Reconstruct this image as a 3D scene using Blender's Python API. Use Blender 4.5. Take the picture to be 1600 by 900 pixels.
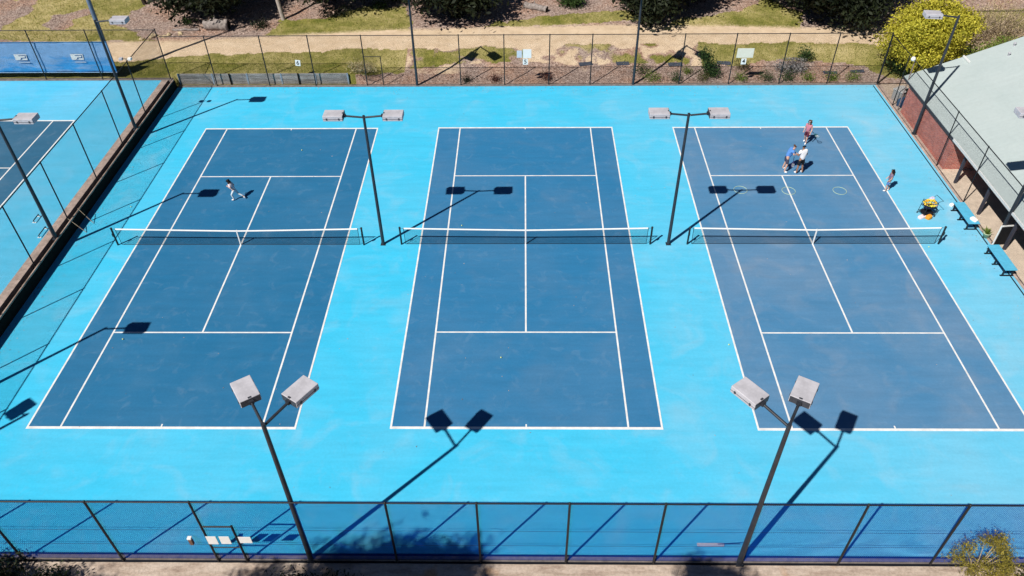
import bpy, bmesh, math, random
import numpy as np
from mathutils import Vector, Matrix, Euler

for _o in list(bpy.data.objects):
    bpy.data.objects.remove(_o, do_unlink=True)
random.seed(7)
RNG = np.random.default_rng(7)
scene = bpy.context.scene
COL = scene.collection

# ------------------------------------------------------------------ camera
cam_data = bpy.data.cameras.new('camera')
cam = bpy.data.objects.new('camera', cam_data)
COL.objects.link(cam)
cam.location = (-0.118, -31.285, 24.907)
cam.rotation_euler = (0.842339, 0.0096954, 0.0109630)
cam_data.sensor_width = 36.0
cam_data.lens = 36.0 * 1205.04 / 1600.0
cam_data.clip_start = 0.1
cam_data.clip_end = 4000
scene.camera = cam

# ------------------------------------------------------------------ sky, sun, exposure
SUN_DIR = Vector((0.642, 0.650, -1.0)).normalized()      # the way the light travels
ELEV = math.asin(-SUN_DIR.z)
world = bpy.data.worlds.new('World')
scene.world = world
world.use_nodes = True
wn = world.node_tree
for n in list(wn.nodes):
    wn.nodes.remove(n)
sky = wn.nodes.new('ShaderNodeTexSky')
sky.sky_type = 'NISHITA'
sky.sun_disc = False
sky.sun_elevation = ELEV
sky.sun_rotation = math.radians(224.6)
sky.air_density = 0.45
sky.dust_density = 0.0
sky.ozone_density = 2.0
bg = wn.nodes.new('ShaderNodeBackground')
bg.inputs['Strength'].default_value = 0.05
wo = wn.nodes.new('ShaderNodeOutputWorld')
wn.links.new(sky.outputs[0], bg.inputs['Color'])
wn.links.new(bg.outputs[0], wo.inputs['Surface'])

sun_data = bpy.data.lights.new('sun', 'SUN')
sun_data.energy = 5.0
sun_data.angle = math.radians(0.53)
sun_data.color = (1.0, 0.955, 0.89)
sun = bpy.data.objects.new('sun', sun_data)
COL.objects.link(sun)
sun.location = (-40, -40, 60)
sun.rotation_euler = SUN_DIR.to_track_quat('-Z', 'Y').to_euler()

scene.view_settings.view_transform = 'Standard'
scene.view_settings.look = 'None'
scene.view_settings.exposure = 0.14
scene.view_settings.gamma = 1.0
scene.view_settings.use_curve_mapping = False
scene.render.engine = 'CYCLES'
scene.cycles.max_bounces = 6
scene.cycles.transparent_max_bounces = 12

# ------------------------------------------------------------------ materials
def lin(r, g, b):
    f = lambda c: (c / 12.92) if c <= 0.04045 else ((c + 0.055) / 1.055) ** 2.4
    return (f(r / 255.0), f(g / 255.0), f(b / 255.0), 1.0)

class NT:
    def __init__(self, name):
        self.m = bpy.data.materials.new(name)
        self.m.use_nodes = True
        self.t = self.m.node_tree
        self.b = self.t.nodes['Principled BSDF']
        self.o = self.t.nodes['Material Output']
    def n(self, typ, **kw):
        nd = self.t.nodes.new(typ)
        for k, v in kw.items():
            if k.startswith('i_'):
                nd.inputs[k[2:].replace('_', ' ')].default_value = v
            else:
                setattr(nd, k, v)
        return nd
    def l(self, a, b):
        self.t.links.new(a, b)
    def coords(self, kind='Object'):
        return self.n('ShaderNodeTexCoord').outputs[kind]
    def noise(self, scale, detail=4.0, rough=0.6, vec=None, dist=0.0):
        nd = self.n('ShaderNodeTexNoise')
        nd.inputs['Scale'].default_value = scale
        nd.inputs['Detail'].default_value = detail
        nd.inputs['Roughness'].default_value = rough
        nd.inputs['Distortion'].default_value = dist
        if vec is not None:
            self.l(vec, nd.inputs['Vector'])
        return nd.outputs['Fac']
    def ramp(self, fac, stops):
        nd = self.n('ShaderNodeValToRGB')
        el = nd.color_ramp.elements
        while len(el) > 1:
            el.remove(el[-1])
        el[0].position = stops[0][0]; el[0].color = stops[0][1]
        for p, c in stops[1:]:
            e = el.new(p); e.color = c
        self.l(fac, nd.inputs['Fac'])
        return nd.outputs['Color']
    def mix(self, fac, a, b, blend='MIX'):
        nd = self.n('ShaderNodeMix', data_type='RGBA', blend_type=blend)
        for sock, v in ((nd.inputs[0], fac), (nd.inputs[6], a), (nd.inputs[7], b)):
            if isinstance(v, (tuple, list)):
                sock.default_value = v
            elif isinstance(v, (int, float)):
                sock.default_value = v
            else:
                self.l(v, sock)
        return nd.outputs[2]
    def math(self, op, a, b=None):
        nd = self.n('ShaderNodeMath', operation=op)
        for i, v in enumerate((a, b)):
            if v is None: continue
            if isinstance(v, (int, float)):
                nd.inputs[i].default_value = v
            else:
                self.l(v, nd.inputs[i])
        return nd.outputs[0]
    def bump(self, h, strength=0.3, dist=0.02):
        nd = self.n('ShaderNodeBump')
        nd.inputs['Strength'].default_value = strength
        nd.inputs['Distance'].default_value = dist
        self.l(h, nd.inputs['Height'])
        self.l(nd.outputs[0], self.b.inputs['Normal'])
    def base(self, c):
        if isinstance(c, tuple):
            self.b.inputs['Base Color'].default_value = c
        else:
            self.l(c, self.b.inputs['Base Color'])
    def rough(self, r, spec=0.3, metal=0.0):
        self.b.inputs['Roughness'].default_value = r
        self.b.inputs['Specular IOR Level'].default_value = spec
        self.b.inputs['Metallic'].default_value = metal

def g1(v): return (v, v, v, 1.0)

def simple(name, col, rough=0.6, spec=0.3, var=0.12, scale=6.0, metal=0.0, bump=0.0):
    """one colour with uneven wear"""
    t = NT(name)
    c = t.coords()
    f = t.noise(scale, 5.0, 0.65, c)
    k = t.ramp(f, [(0.25, g1(1.0 - var * 1.6)), (0.75, g1(1.0 + var))])
    t.base(t.mix(1.0, col, k, 'MULTIPLY'))
    t.rough(rough, spec, metal)
    if bump:
        t.bump(t.noise(scale * 12, 3.0, 0.6, c), bump, 0.01)
    return t.m

def court_paint(name, col, dust, dust_amt, scuff=0.25, seed=0.0, pale_x=0.0):
    """acrylic court paint: dusty patches, faint squeegee streaks, fine grain"""
    t = NT(name)
    geo = t.n('ShaderNodeNewGeometry').outputs['Position']
    mp = t.n('ShaderNodeMapping'); mp.inputs['Location'].default_value = (seed, seed * .7, 0)
    t.l(geo, mp.inputs['Vector'])
    c = mp.outputs[0]
    big = t.noise(0.22, 4.0, 0.55, c, 0.6)
    mp2 = t.n('ShaderNodeMapping'); mp2.inputs['Scale'].default_value = (0.35, 2.4, 1.0)
    t.l(c, mp2.inputs['Vector'])
    streak = t.noise(1.1, 5.0, 0.65, mp2.outputs[0])
    fine = t.noise(9.0, 4.0, 0.7, c)
    patch = t.noise(0.55, 3.0, 0.5, c, 0.9)
    pf = t.ramp(patch, [(0.52, g1(0)), (0.78, g1(1))])
    bf = t.ramp(big, [(0.38, g1(0)), (0.72, g1(1))])
    f = t.math('ADD', t.math('MULTIPLY', bf, dust_amt), t.math('MULTIPLY', pf, scuff))
    if pale_x:   # paler towards the clubhouse end, ramped along X
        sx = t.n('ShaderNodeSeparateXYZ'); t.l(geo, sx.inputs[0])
        mr = t.n('ShaderNodeMapRange'); mr.inputs[1].default_value = 2.0; mr.inputs[2].default_value = 22.0; mr.inputs[3].default_value = 0.0; mr.inputs[4].default_value = pale_x
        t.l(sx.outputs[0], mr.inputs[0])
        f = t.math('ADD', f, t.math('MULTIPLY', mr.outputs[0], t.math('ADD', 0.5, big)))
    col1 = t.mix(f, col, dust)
    k = t.ramp(streak, [(0.3, g1(0.93)), (0.7, g1(1.06))])
    col2 = t.mix(1.0, col1, k, 'MULTIPLY')
    k2 = t.ramp(fine, [(0.3, g1(0.95)), (0.7, g1(1.04))])
    col3 = t.mix(1.0, col2, k2, 'MULTIPLY')
    mk = t.noise(1.5, 4.0, 0.6, c, 0.8)
    col3 = t.mix(t.ramp(mk, [(0.56, g1(0)), (0.80, g1(0.10))]), col3, (0.42, 0.50, 0.58, 1))
    st = t.noise(0.9, 5.0, 0.7, c, 2.2)
    col3 = t.mix(t.ramp(st, [(0.56, g1(0)), (0.76, g1(0.07))]), col3, (0.10, 0.13, 0.17, 1))
    t.base(col3)
    t.rough(0.75, 0.18)
    t.bump(t.noise(160.0, 2.0, 0.6, c), 0.15, 0.004)
    return t.m

M = {}
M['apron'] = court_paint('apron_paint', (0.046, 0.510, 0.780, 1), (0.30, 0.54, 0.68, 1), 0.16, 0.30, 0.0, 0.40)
M['apron_upper'] = court_paint('apron_paint_upper', (0.085, 0.50, 0.76, 1), (0.28, 0.52, 0.70, 1), 0.28, 0.25, 31.0)
M['court_a'] = court_paint('court_paint_a', (0.018, 0.150, 0.310, 1), (0.075, 0.20, 0.34, 1), 0.25, 0.28, 3.0)
M['court_b'] = court_paint('court_paint_b', (0.026, 0.175, 0.360, 1), (0.10, 0.21, 0.35, 1), 0.30, 0.26, 11.0)
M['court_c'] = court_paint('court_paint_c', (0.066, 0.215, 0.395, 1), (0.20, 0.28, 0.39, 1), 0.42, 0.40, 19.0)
M['court_d'] = court_paint('court_paint_d', (0.026, 0.120, 0.22, 1), (0.10, 0.19, 0.28, 1), 0.3, 0.3, 27.0)
M['line'] = simple('line_paint', (0.80, 0.80, 0.79, 1), 0.7, 0.2, 0.16, 2.2)
M['black_steel'] = simple('black_steel', (0.012, 0.013, 0.016, 1), 0.5, 0.4, 0.25, 8.0)
M['pole_steel'] = simple('pole_steel', (0.028, 0.032, 0.042, 1), 0.5, 0.45, 0.25, 3.0)
M['grey_pole'] = simple('galvanised_pole', (0.14, 0.18, 0.25, 1), 0.45, 0.5, 0.15, 3.0)
M['lamp'] = simple('lamp_housing', (0.50, 0.49, 0.53, 1), 0.55, 0.4, 0.16, 2.6)
M['lamp_edge'] = simple('lamp_edge', (0.05, 0.055, 0.07, 1), 0.5, 0.4, 0.2, 5.0)
M['glass'] = simple('lamp_glass', (0.20, 0.22, 0.24, 1), 0.15, 0.6, 0.1, 5.0)
M['wire'] = simple('fence_wire', (0.004, 0.006, 0.010, 1), 0.9, 0.03, 0.1, 4.0)
M['wire_blue'] = simple('fence_wire_blue', (0.001, 0.050, 0.360, 1), 0.9, 0.03, 0.1, 4.0)
M['net_cord'] = simple('net_cord', (0.008, 0.009, 0.012, 1), 0.8, 0.2, 0.1, 4.0)
M['white_tape'] = simple('white_tape', (0.82, 0.82, 0.80, 1), 0.7, 0.2, 0.05, 5.0)
M['concrete'] = simple('concrete', (0.46, 0.36, 0.31, 1), 0.9, 0.15, 0.28, 3.0, bump=0.4)
M['dark_kerb'] = simple('dark_kerb', (0.22, 0.19, 0.175, 1), 0.9, 0.15, 0.30, 4.0, bump=0.4)
M['drain'] = simple('drain_gap', (0.006, 0.008, 0.014, 1), 0.8, 0.2, 0.2, 5.0)
M['white'] = simple('white_board', (0.80, 0.80, 0.78, 1), 0.6, 0.3, 0.05, 5.0)
M['cream'] = simple('cream_board', (0.72, 0.69, 0.58, 1), 0.6, 0.3, 0.06, 5.0)
M['ink'] = simple('black_ink', (0.012, 0.012, 0.014, 1), 0.7, 0.2, 0.05, 5.0)
M['bench_blue'] = simple('bench_paint', (0.10, 0.46, 0.68, 1), 0.6, 0.3, 0.12, 4.0)
M['paving'] = simple('beige_paving', (0.72, 0.59, 0.47, 1), 0.9, 0.15, 0.14, 1.6, bump=0.2)
M['roof'] = None
M['gutter'] = simple('gutter_paint', (0.66, 0.66, 0.68, 1), 0.5, 0.4, 0.05, 4.0)
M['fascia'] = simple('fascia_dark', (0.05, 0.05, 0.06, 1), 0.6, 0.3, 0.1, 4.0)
M['post_grey'] = simple('veranda_post', (0.055, 0.055, 0.075, 1), 0.6, 0.3, 0.12, 4.0)
M['tan_log'] = simple('weathered_log', (0.30, 0.26, 0.24, 1), 0.9, 0.1, 0.45, 5.0, bump=0.8)
M['dark_hollow'] = simple('charred_shaded_wood', (0.015, 0.012, 0.010, 1), 0.9, 0.1, 0.3, 5.0, bump=0.5)
M['weedmat'] = simple('weed_mat', (0.06, 0.07, 0.095, 1), 0.8, 0.2, 0.3, 4.0, bump=0.4)
M['bark'] = simple('tree_bark', (0.055, 0.042, 0.034, 1), 0.9, 0.1, 0.4, 4.0, bump=0.8)
M['pale_bark'] = simple('gum_bark', (0.42, 0.37, 0.33, 1), 0.85, 0.15, 0.25, 2.5, bump=0.3)
M['twig'] = simple('dry_twig', (0.48, 0.38, 0.27, 1), 0.9, 0.1, 0.3, 6.0)
M['cap_timber'] = simple('cap_timber', (0.40, 0.30, 0.25, 1), 0.9, 0.1, 0.45, 1.2, bump=0.3)
M['rock'] = simple('sandstone', (0.55, 0.44, 0.28, 1), 0.9, 0.1, 0.3, 3.0, bump=0.6)

def leaf_mat(name, dark, light, transl=0.25):
    t = NT(name)
    r = t.n('ShaderNodeNewGeometry').outputs['Random Per Island']
    c = t.coords()
    cl = t.noise(1.3, 3.0, 0.6, c)
    f = t.math('ADD', t.math('MULTIPLY', r, 0.6), t.math('MULTIPLY', cl, 0.4))
    col = t.ramp(f, [(0.2, dark), (0.75, light)])
    t.base(col)
    t.rough(0.65, 0.2)
    tr = t.n('ShaderNodeBsdfTranslucent')
    t.l(col, tr.inputs['Color'])
    mx = t.n('ShaderNodeMixShader')
    mx.inputs[0].default_value = transl
    t.l(t.b.outputs[0], mx.inputs[1]); t.l(tr.outputs[0], mx.inputs[2])
    t.l(mx.outputs[0], t.o.inputs['Surface'])
    return t.m
M['leaf_dark'] = leaf_mat('leaf_dark', (0.004, 0.007, 0.003, 1), (0.022, 0.030, 0.011, 1), 0.05)
M['leaf_olive'] = leaf_mat('leaf_olive', (0.05, 0.055, 0.015, 1), (0.17, 0.15, 0.045, 1))
M['leaf_mid'] = leaf_mat('leaf_mid', (0.018, 0.045, 0.012, 1), (0.07, 0.12, 0.03, 1))
M['leaf_lime'] = leaf_mat('leaf_lime', (0.06, 0.12, 0.015, 1), (0.24, 0.30, 0.05, 1))
M['leaf_gold'] = leaf_mat('leaf_gold', (0.26, 0.26, 0.018, 1), (0.76, 0.68, 0.09, 1), 0.35)
M['leaf_grey'] = leaf_mat('leaf_grey', (0.16, 0.15, 0.14, 1), (0.46, 0.43, 0.42, 1))
M['leaf_gum'] = leaf_mat('leaf_gum', (0.055, 0.055, 0.012, 1), (0.40, 0.33, 0.055, 1))
M['leaf_brown'] = leaf_mat('leaf_brown', (0.06, 0.02, 0.015, 1), (0.16, 0.06, 0.04, 1))
M['grass_blade'] = leaf_mat('grass_blade', (0.13, 0.18, 0.025, 1), (0.42, 0.40, 0.11, 1), 0.3)
M['chip'] = leaf_mat('bark_chip', (0.12, 0.075, 0.06, 1), (0.60, 0.47, 0.39, 1), 0.0)
M['straw'] = leaf_mat('dry_stalk', (0.34, 0.27, 0.14, 1), (0.66, 0.54, 0.32, 1), 0.2)

# far ground: mulch, lawn, sand by the mask stored on the mesh
def terrain_mat():
    t = NT('park_ground')
    a = t.n('ShaderNodeAttribute'); a.attribute_name = 'mask'
    sp = t.n('ShaderNodeSeparateColor'); t.l(a.outputs['Color'], sp.inputs[0])
    c = t.n('ShaderNodeNewGeometry').outputs['Position']
    n1 = t.noise(1.3, 6.0, 0.7, c); n2 = t.noise(7.0, 5.0, 0.7, c); n3 = t.noise(0.35, 3.0, 0.6, c)
    n4 = t.noise(22.0, 3.0, 0.7, c)
    mul = t.ramp(n2, [(0.32, (0.13, 0.085, 0.07, 1)), (0.5, (0.37, 0.275, 0.235, 1)), (0.70, (0.62, 0.51, 0.45, 1))])
    mulb = t.ramp(n2, [(0.32, (0.15, 0.085, 0.055, 1)), (0.5, (0.42, 0.26, 0.19, 1)), (0.70, (0.64, 0.46, 0.37, 1))])
    mul = t.mix(t.ramp(n3, [(0.42, g1(0)), (0.62, g1(1))]), mul, mulb)
    grs = t.ramp(n1, [(0.28, (0.10, 0.125, 0.022, 1)), (0.52, (0.235, 0.225, 0.05, 1)), (0.75, (0.46, 0.38, 0.15, 1))])
    dry = t.ramp(n1, [(0.30, (0.33, 0.27, 0.09, 1)), (0.7, (0.60, 0.50, 0.25, 1))])
    grs = t.mix(sp.outputs[2], grs, dry)
    grs = t.mix(1.0, grs, t.ramp(n4, [(0.3, g1(0.72)), (0.7, g1(1.18))]), 'MULTIPLY')
    snd = t.ramp(n1, [(0.25, (0.58, 0.43, 0.28, 1)), (0.6, (0.73, 0.57, 0.40, 1)), (0.8, (0.80, 0.66, 0.50, 1))])
    snd = t.mix(1.0, snd, t.ramp(n4, [(0.3, g1(0.9)), (0.7, g1(1.06))]), 'MULTIPLY')
    e = t.math('MULTIPLY', t.math('SUBTRACT', n2, 0.5), 0.9)
    gf = t.ramp(t.math('ADD', sp.outputs[0], e), [(0.35, g1(0)), (0.65, g1(1))])
    sf = t.ramp(t.math('ADD', sp.outputs[1], t.math('MULTIPLY', e, 0.7)), [(0.38, g1(0)), (0.62, g1(1))])
    out = t.mix(sf, t.mix(gf, mul, grs), snd)
    n5 = t.noise(2.6, 5.0, 0.75, c, 1.2)       # twigs, litter and damp soil lying on everything
    out = t.mix(t.ramp(n5, [(0.56, g1(0)), (0.70, g1(0.45))]), out, (0.16, 0.115, 0.075, 1))
    t.base(out)
    t.rough(0.95, 0.1)
    t.bump(n4, 0.8, 0.05)
    return t.m
M['terrain'] = terrain_mat()

def dirt_mat():
    t = NT('near_dirt')
    c = t.n('ShaderNodeNewGeometry').outputs['Position']
    mp = t.n('ShaderNodeMapping'); mp.inputs['Scale'].default_value = (0.5, 2.2, 1); t.l(c, mp.inputs['Vector'])
    n1 = t.noise(1.6, 6.0, 0.7, mp.outputs[0]); n2 = t.noise(11.0, 5.0, 0.7, c); n3 = t.noise(0.8, 2.0, 0.5, c)
    a = t.ramp(n1, [(0.3, (0.30, 0.22, 0.17, 1)), (0.5, (0.50, 0.40, 0.32, 1)), (0.7, (0.62, 0.52, 0.43, 1))])
    o = t.mix(t.ramp(n3, [(0.62, g1(0)), (0.72, g1(0.7))]), a, (0.50, 0.27, 0.12, 1))
    t.base(t.mix(1.0, o, t.ramp(n2, [(0.3, g1(0.75)), (0.7, g1(1.12))]), 'MULTIPLY'))
    t.rough(0.95, 0.1)
    t.bump(n2, 0.6, 0.04)
    return t.m
M['dirt'] = dirt_mat()

def brick_mat():
    t = NT('red_brick')
    uv = t.n('ShaderNodeNewGeometry').outputs['Position']
    sx = t.n('ShaderNodeSeparateXYZ'); t.l(uv, sx.inputs[0])
    s = t.math('ADD', sx.outputs[0], sx.outputs[1])
    cb = t.n('ShaderNodeCombineXYZ'); t.l(s, cb.inputs[0]); t.l(sx.outputs[2], cb.inputs[1])
    br = t.n('ShaderNodeTexBrick')
    t.l(cb.outputs[0], br.inputs['Vector'])
    br.inputs['Scale'].default_value = 1.0
    br.inputs['Brick Width'].default_value = 0.24
    br.inputs['Row Height'].default_value = 0.086
    br.inputs['Mortar Size'].default_value = 0.007
    br.inputs['Color1'].default_value = (0.58, 0.17, 0.125, 1)
    br.inputs['Color2'].default_value = (0.40, 0.115, 0.095, 1)
    br.inputs['Mortar'].default_value = (0.60, 0.48, 0.42, 1)
    n = t.noise(2.0, 4.0, 0.6, uv)
    t.base(t.mix(1.0, br.outputs['Color'], t.ramp(n, [(0.3, g1(0.8)), (0.7, g1(1.15))]), 'MULTIPLY'))
    t.rough(0.9, 0.15)
    iv = t.math('SUBTRACT', 1.0, br.outputs['Fac'])
    t.bump(iv, 0.6, 0.01)
    return t.m
M['brick'] = brick_mat()

M['shade_brick'] = simple('shade_veranda_wall', (0.07, 0.045, 0.04, 1), 0.9, 0.1, 0.2, 4.0)  # wall colour darkened to deepen the shade inside the veranda
def roof_mat():
    t = NT('pale_metal_roof')
    c = t.n('ShaderNodeNewGeometry').outputs['Position']
    n = t.noise(0.5, 4.0, 0.6, c); n2 = t.noise(5.0, 4.0, 0.7, c)
    a = t.ramp(n, [(0.3, (0.425, 0.495, 0.49, 1)), (0.7, (0.455, 0.52, 0.515, 1))])
    mp = t.n('ShaderNodeMapping'); mp.inputs['Scale'].default_value = (0.25, 3.0, 0.25); t.l(c, mp.inputs['Vector'])
    n3 = t.noise(1.6, 5.0, 0.65, mp.outputs[0])
    a = t.mix(1.0, a, t.ramp(n3, [(0.3, g1(0.97)), (0.7, g1(1.02))]), 'MULTIPLY')
    t.base(t.mix(1.0, a, t.ramp(n2, [(0.3, g1(0.95)), (0.7, g1(1.03))]), 'MULTIPLY'))
    t.rough(0.5, 0.3)
    return t.m
M['roof'] = roof_mat()

def screen_mat():
    t = NT('windscreen_fabric')
    c = t.coords()
    mp = t.n('ShaderNodeMapping'); mp.inputs['Scale'].default_value = (0.5, 1, 2.0); t.l(c, mp.inputs['Vector'])
    n = t.noise(0.7, 4.0, 0.6, mp.outputs[0], 0.5); n2 = t.noise(3.0, 4.0, 0.6, c)
    sx = t.n('ShaderNodeSeparateXYZ'); t.l(c, sx.inputs[0])
    d = t.math('ADD', t.math('MULTIPLY', n, 1.0), t.math('MULTIPLY', sx.outputs[2], 0.16))
    col = t.ramp(d, [(0.70, (0.05, 0.31, 0.66, 1)), (0.86, (0.23, 0.41, 0.66, 1))])
    t.base(t.mix(1.0, col, t.ramp(n2, [(0.3, g1(0.9)), (0.7, g1(1.08))]), 'MULTIPLY'))
    t.rough(0.85, 0.15)
    return t.m
M['screen'] = screen_mat()

def sleeper_mat():
    t = NT('grey_sleeper')
    c = t.coords()
    mp = t.n('ShaderNodeMapping'); mp.inputs['Scale'].default_value = (0.6, 6, 8); t.l(c, mp.inputs['Vector'])
    n = t.noise(2.0, 6.0, 0.7, mp.outputs[0]); n2 = t.noise(1.2, 3.0, 0.6, c)
    oi = t.n('ShaderNodeObjectInfo').outputs['Random']
    col = t.ramp(n, [(0.3, (0.16, 0.145, 0.135, 1)), (0.55, (0.38, 0.36, 0.34, 1)), (0.75, (0.54, 0.51, 0.48, 1))])
    col = t.mix(1.0, col, t.ramp(n2, [(0.3, g1(0.8)), (0.7, g1(1.1))]), 'MULTIPLY')
    t.base(t.mix(1.0, col, t.ramp(oi, [(0, g1(0.8)), (1, g1(1.1))]), 'MULTIPLY'))
    t.rough(0.9, 0.1)
    t.bump(n, 0.5, 0.02)
    return t.m
M['sleeper'] = sleeper_mat()

def mcol(name, c, rough=0.75):
    if name not in M:
        M[name] = simple(name, c, rough, 0.25, 0.08, 14.0)
    return M[name]

# ------------------------------------------------------------------ mesh helpers
class MB:
    def __init__(self):
        self.v = []; self.f = []; self.s = []
    def quadify(self, vs, fs, smooth=False):
        o = len(self.v)
        self.v.extend([tuple(p) for p in vs])
        self.f.extend([tuple(o + i for i in q) for q in fs])
        self.s.extend([smooth] * len(fs))
    def box(self, c, s, rot=None):
        x, y, z = s[0] / 2, s[1] / 2, s[2] / 2
        vs = [Vector(p) for p in ((-x,-y,-z),(x,-y,-z),(x,y,-z),(-x,y,-z),(-x,-y,z),(x,-y,z),(x,y,z),(-x,y,z))]
        if rot is not None:
            vs = [rot @ p for p in vs]
        vs = [p + Vector(c) for p in vs]
        self.quadify(vs, [(3,2,1,0),(4,5,6,7),(0,1,5,4),(1,2,6,5),(2,3,7,6),(3,0,4,7)])
        return self
    def box2(self, a, b):
        return self.box([(a[i] + b[i]) / 2 for i in range(3)], [b[i] - a[i] for i in range(3)])
    def bevbox(self, c, s, bev, rot=None):
        bm = bmesh.new()
        bmesh.ops.create_cube(bm, size=1.0)
        for v in bm.verts:
            v.co = Vector((v.co.x * s[0], v.co.y * s[1], v.co.z * s[2]))
        bmesh.ops.bevel(bm, geom=list(bm.edges), offset=bev, segments=2, affect='EDGES', profile=0.5)
        bm.verts.index_update()
        vs = [v.co.copy() for v in bm.verts]
        if rot is not None: vs = [rot @ p for p in vs]
        self.quadify([p + Vector(c) for p in vs], [tuple(v.index for v in f.verts) for f in bm.faces])
        bm.free()
        return self
    def tube(self, pts, rad, n=8, cap=True, smooth=True):
        pts = [Vector(p) for p in pts]
        if isinstance(rad, (int, float)): rad = [rad] * len(pts)
        rings = []
        up = None
        for i, p in enumerate(pts):
            d = (pts[min(i + 1, len(pts) - 1)] - pts[max(i - 1, 0)]).normalized()
            if up is None:
                up = Vector((0, 0, 1)) if abs(d.z) < 0.9 else Vector((1, 0, 0))
            a = d.cross(up).normalized(); b = d.cross(a).normalized()
            up = a.cross(d)
            rings.append([p + (a * math.cos(2 * math.pi * k / n) + b * math.sin(2 * math.pi * k / n)) * rad[i] for k in range(n)])
        vs = [q for r in rings for q in r]
        fs = []
        for i in range(len(pts) - 1):
            for k in range(n):
                fs.append((i * n + k, i * n + (k + 1) % n, (i + 1) * n + (k + 1) % n, (i + 1) * n + k))
        self.quadify(vs, fs, smooth)
        if cap:
            self.quadify(rings[0], [tuple(range(n - 1, -1, -1))])
            self.quadify(rings[-1], [tuple(range(n))])
        return self
    def lathe(self, c, prof, n=16, smooth=True):
        vs = []; fs = []
        for r, z in prof:
            for k in range(n):
                vs.append((c[0] + r * math.cos(2 * math.pi * k / n), c[1] + r * math.sin(2 * math.pi * k / n), c[2] + z))
        for i in range(len(prof) - 1):
            for k in range(n):
                fs.append((i * n + k, i * n + (k + 1) % n, (i + 1) * n + (k + 1) % n, (i + 1) * n + k))
        self.quadify(vs, fs, smooth)
        return self
    def torus(self, c, R, r, n=32, m=6, rot=None):
        vs = []; fs = []
        for i in range(n):
            a = 2 * math.pi * i / n
            for j in range(m):
                b = 2 * math.pi * j / m
                p = Vector(((R + r * math.cos(b)) * math.cos(a), (R + r * math.cos(b)) * math.sin(a), r * math.sin(b)))
                if rot is not None: p = rot @ p
                vs.append(p + Vector(c))
        for i in range(n):
            for j in range(m):
                fs.append((i * m + j, ((i + 1) % n) * m + j, ((i + 1) % n) * m + (j + 1) % m, i * m + (j + 1) % m))
        self.quadify(vs, fs, True)
        return self
    def ball(self, c, r, n=8, m=6, sc=(1, 1, 1)):
        vs = []; fs = []
        for i in range(m + 1):
            t = math.pi * i / m
            for k in range(n):
                a = 2 * math.pi * k / n
                vs.append((c[0] + r * sc[0] * math.sin(t) * math.cos(a), c[1] + r * sc[1] * math.sin(t) * math.sin(a), c[2] + r * sc[2] * math.cos(t)))
        for i in range(m):
            for k in range(n):
                fs.append((i * n + k, (i + 1) * n + k, (i + 1) * n + (k + 1) % n, i * n + (k + 1) % n))
        self.quadify(vs, fs, True)
        return self
    def mesh(self, name, mat):
        me = bpy.data.meshes.new(name)
        me.from_pydata(self.v, [], self.f)
        if mat is not None: me.materials.append(mat)
        me.polygons.foreach_set('use_smooth', self.s)
        me.update()
        return me
    def build(self, name, mat, parent=None, loc=None, rotz=0.0):
        return link(name, self.mesh(name, mat), parent, loc, rotz)

def link(name, me, parent=None, loc=None, rotz=0.0):
    o = bpy.data.objects.new(name, me)
    COL.objects.link(o)
    if parent is not None: o.parent = parent
    if loc is not None: o.location = loc
    if rotz: o.rotation_euler.z = rotz
    return o

def tag(o, label=None, cat=None, group=None, kind=None):
    if label: o['label'] = label
    if cat: o['category'] = cat
    if group: o['group'] = group
    if kind: o['kind'] = kind
    return o

def thing(name, label, cat, loc=(0, 0, 0), rotz=0.0, group=None):
    o = bpy.data.objects.new(name, None)
    o.empty_display_size = 0.2
    COL.objects.link(o)
    o.location = loc; o.rotation_euler.z = rotz
    return tag(o, label, cat, group)

# value noise for ground shaping
_tab = RNG.random((256, 256))
def vnoise(x, y):
    x = np.asarray(x, float); y = np.asarray(y, float)
    xi = np.floor(x).astype(int); yi = np.floor(y).astype(int)
    fx = x - xi; fy = y - yi
    fx = fx * fx * (3 - 2 * fx); fy = fy * fy * (3 - 2 * fy)
    a = _tab[xi % 256, yi % 256]; b = _tab[(xi + 1) % 256, yi % 256]
    c = _tab[xi % 256, (yi + 1) % 256]; d = _tab[(xi + 1) % 256, (yi + 1) % 256]
    return (a * (1 - fx) + b * fx) * (1 - fy) + (c * (1 - fx) + d * fx) * fy
def fbm(x, y, s=1.0, o=4):
    v = 0; a = 0.5; t = 0
    for i in range(o):
        v = v + a * vnoise(np.asarray(x) * s + 17.3 * i, np.asarray(y) * s + 9.1 * i); t += a; a *= 0.5; s *= 2.03
    return v / t
# ------------------------------------------------------------------ THE GROUND
def zt(x, y):
    """height of the park ground behind the courts"""
    x = np.asarray(x, float); y = np.asarray(y, float)
    zr = np.interp(y, [17.4, 17.7, 18.5, 19.7, 21.7, 23.0, 26.0, 40.0, 200.0], [0.0, 0.03, 0.12, 0.28, 0.86, 1.0, 1.05, 1.7, 4.0])
    zl = np.interp(y, [17.4, 17.93, 17.94, 19.5, 21.7, 23.0, 26.0, 40.0, 200.0], [0.0, 0.0, 0.72, 0.80, 0.95, 1.0, 1.05, 1.7, 4.0])
    zu = np.interp(y, [17.4, 19.5, 21.7, 23.0, 26.0, 40.0, 200.0], [0.55, 0.80, 0.95, 1.0, 1.05, 1.7, 4.0])
    k = np.clip((x + 12.2) / 2.0, 0, 1); k = k * k * (3 - 2 * k)
    z = zl * (1 - k) + zr * k
    z = np.where(x < -24.1, zu, z)
    b = np.interp(y, [17.4, 17.9, 19.0], [0, 0.25, 1.0])
    return z + b * 0.09 * (fbm(x, y, 0.5, 3) - 0.5) + b * 0.05 * (fbm(x, y, 1.7, 2) - 0.5)
def gz(x, y): return float(zt(x, y))

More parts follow.
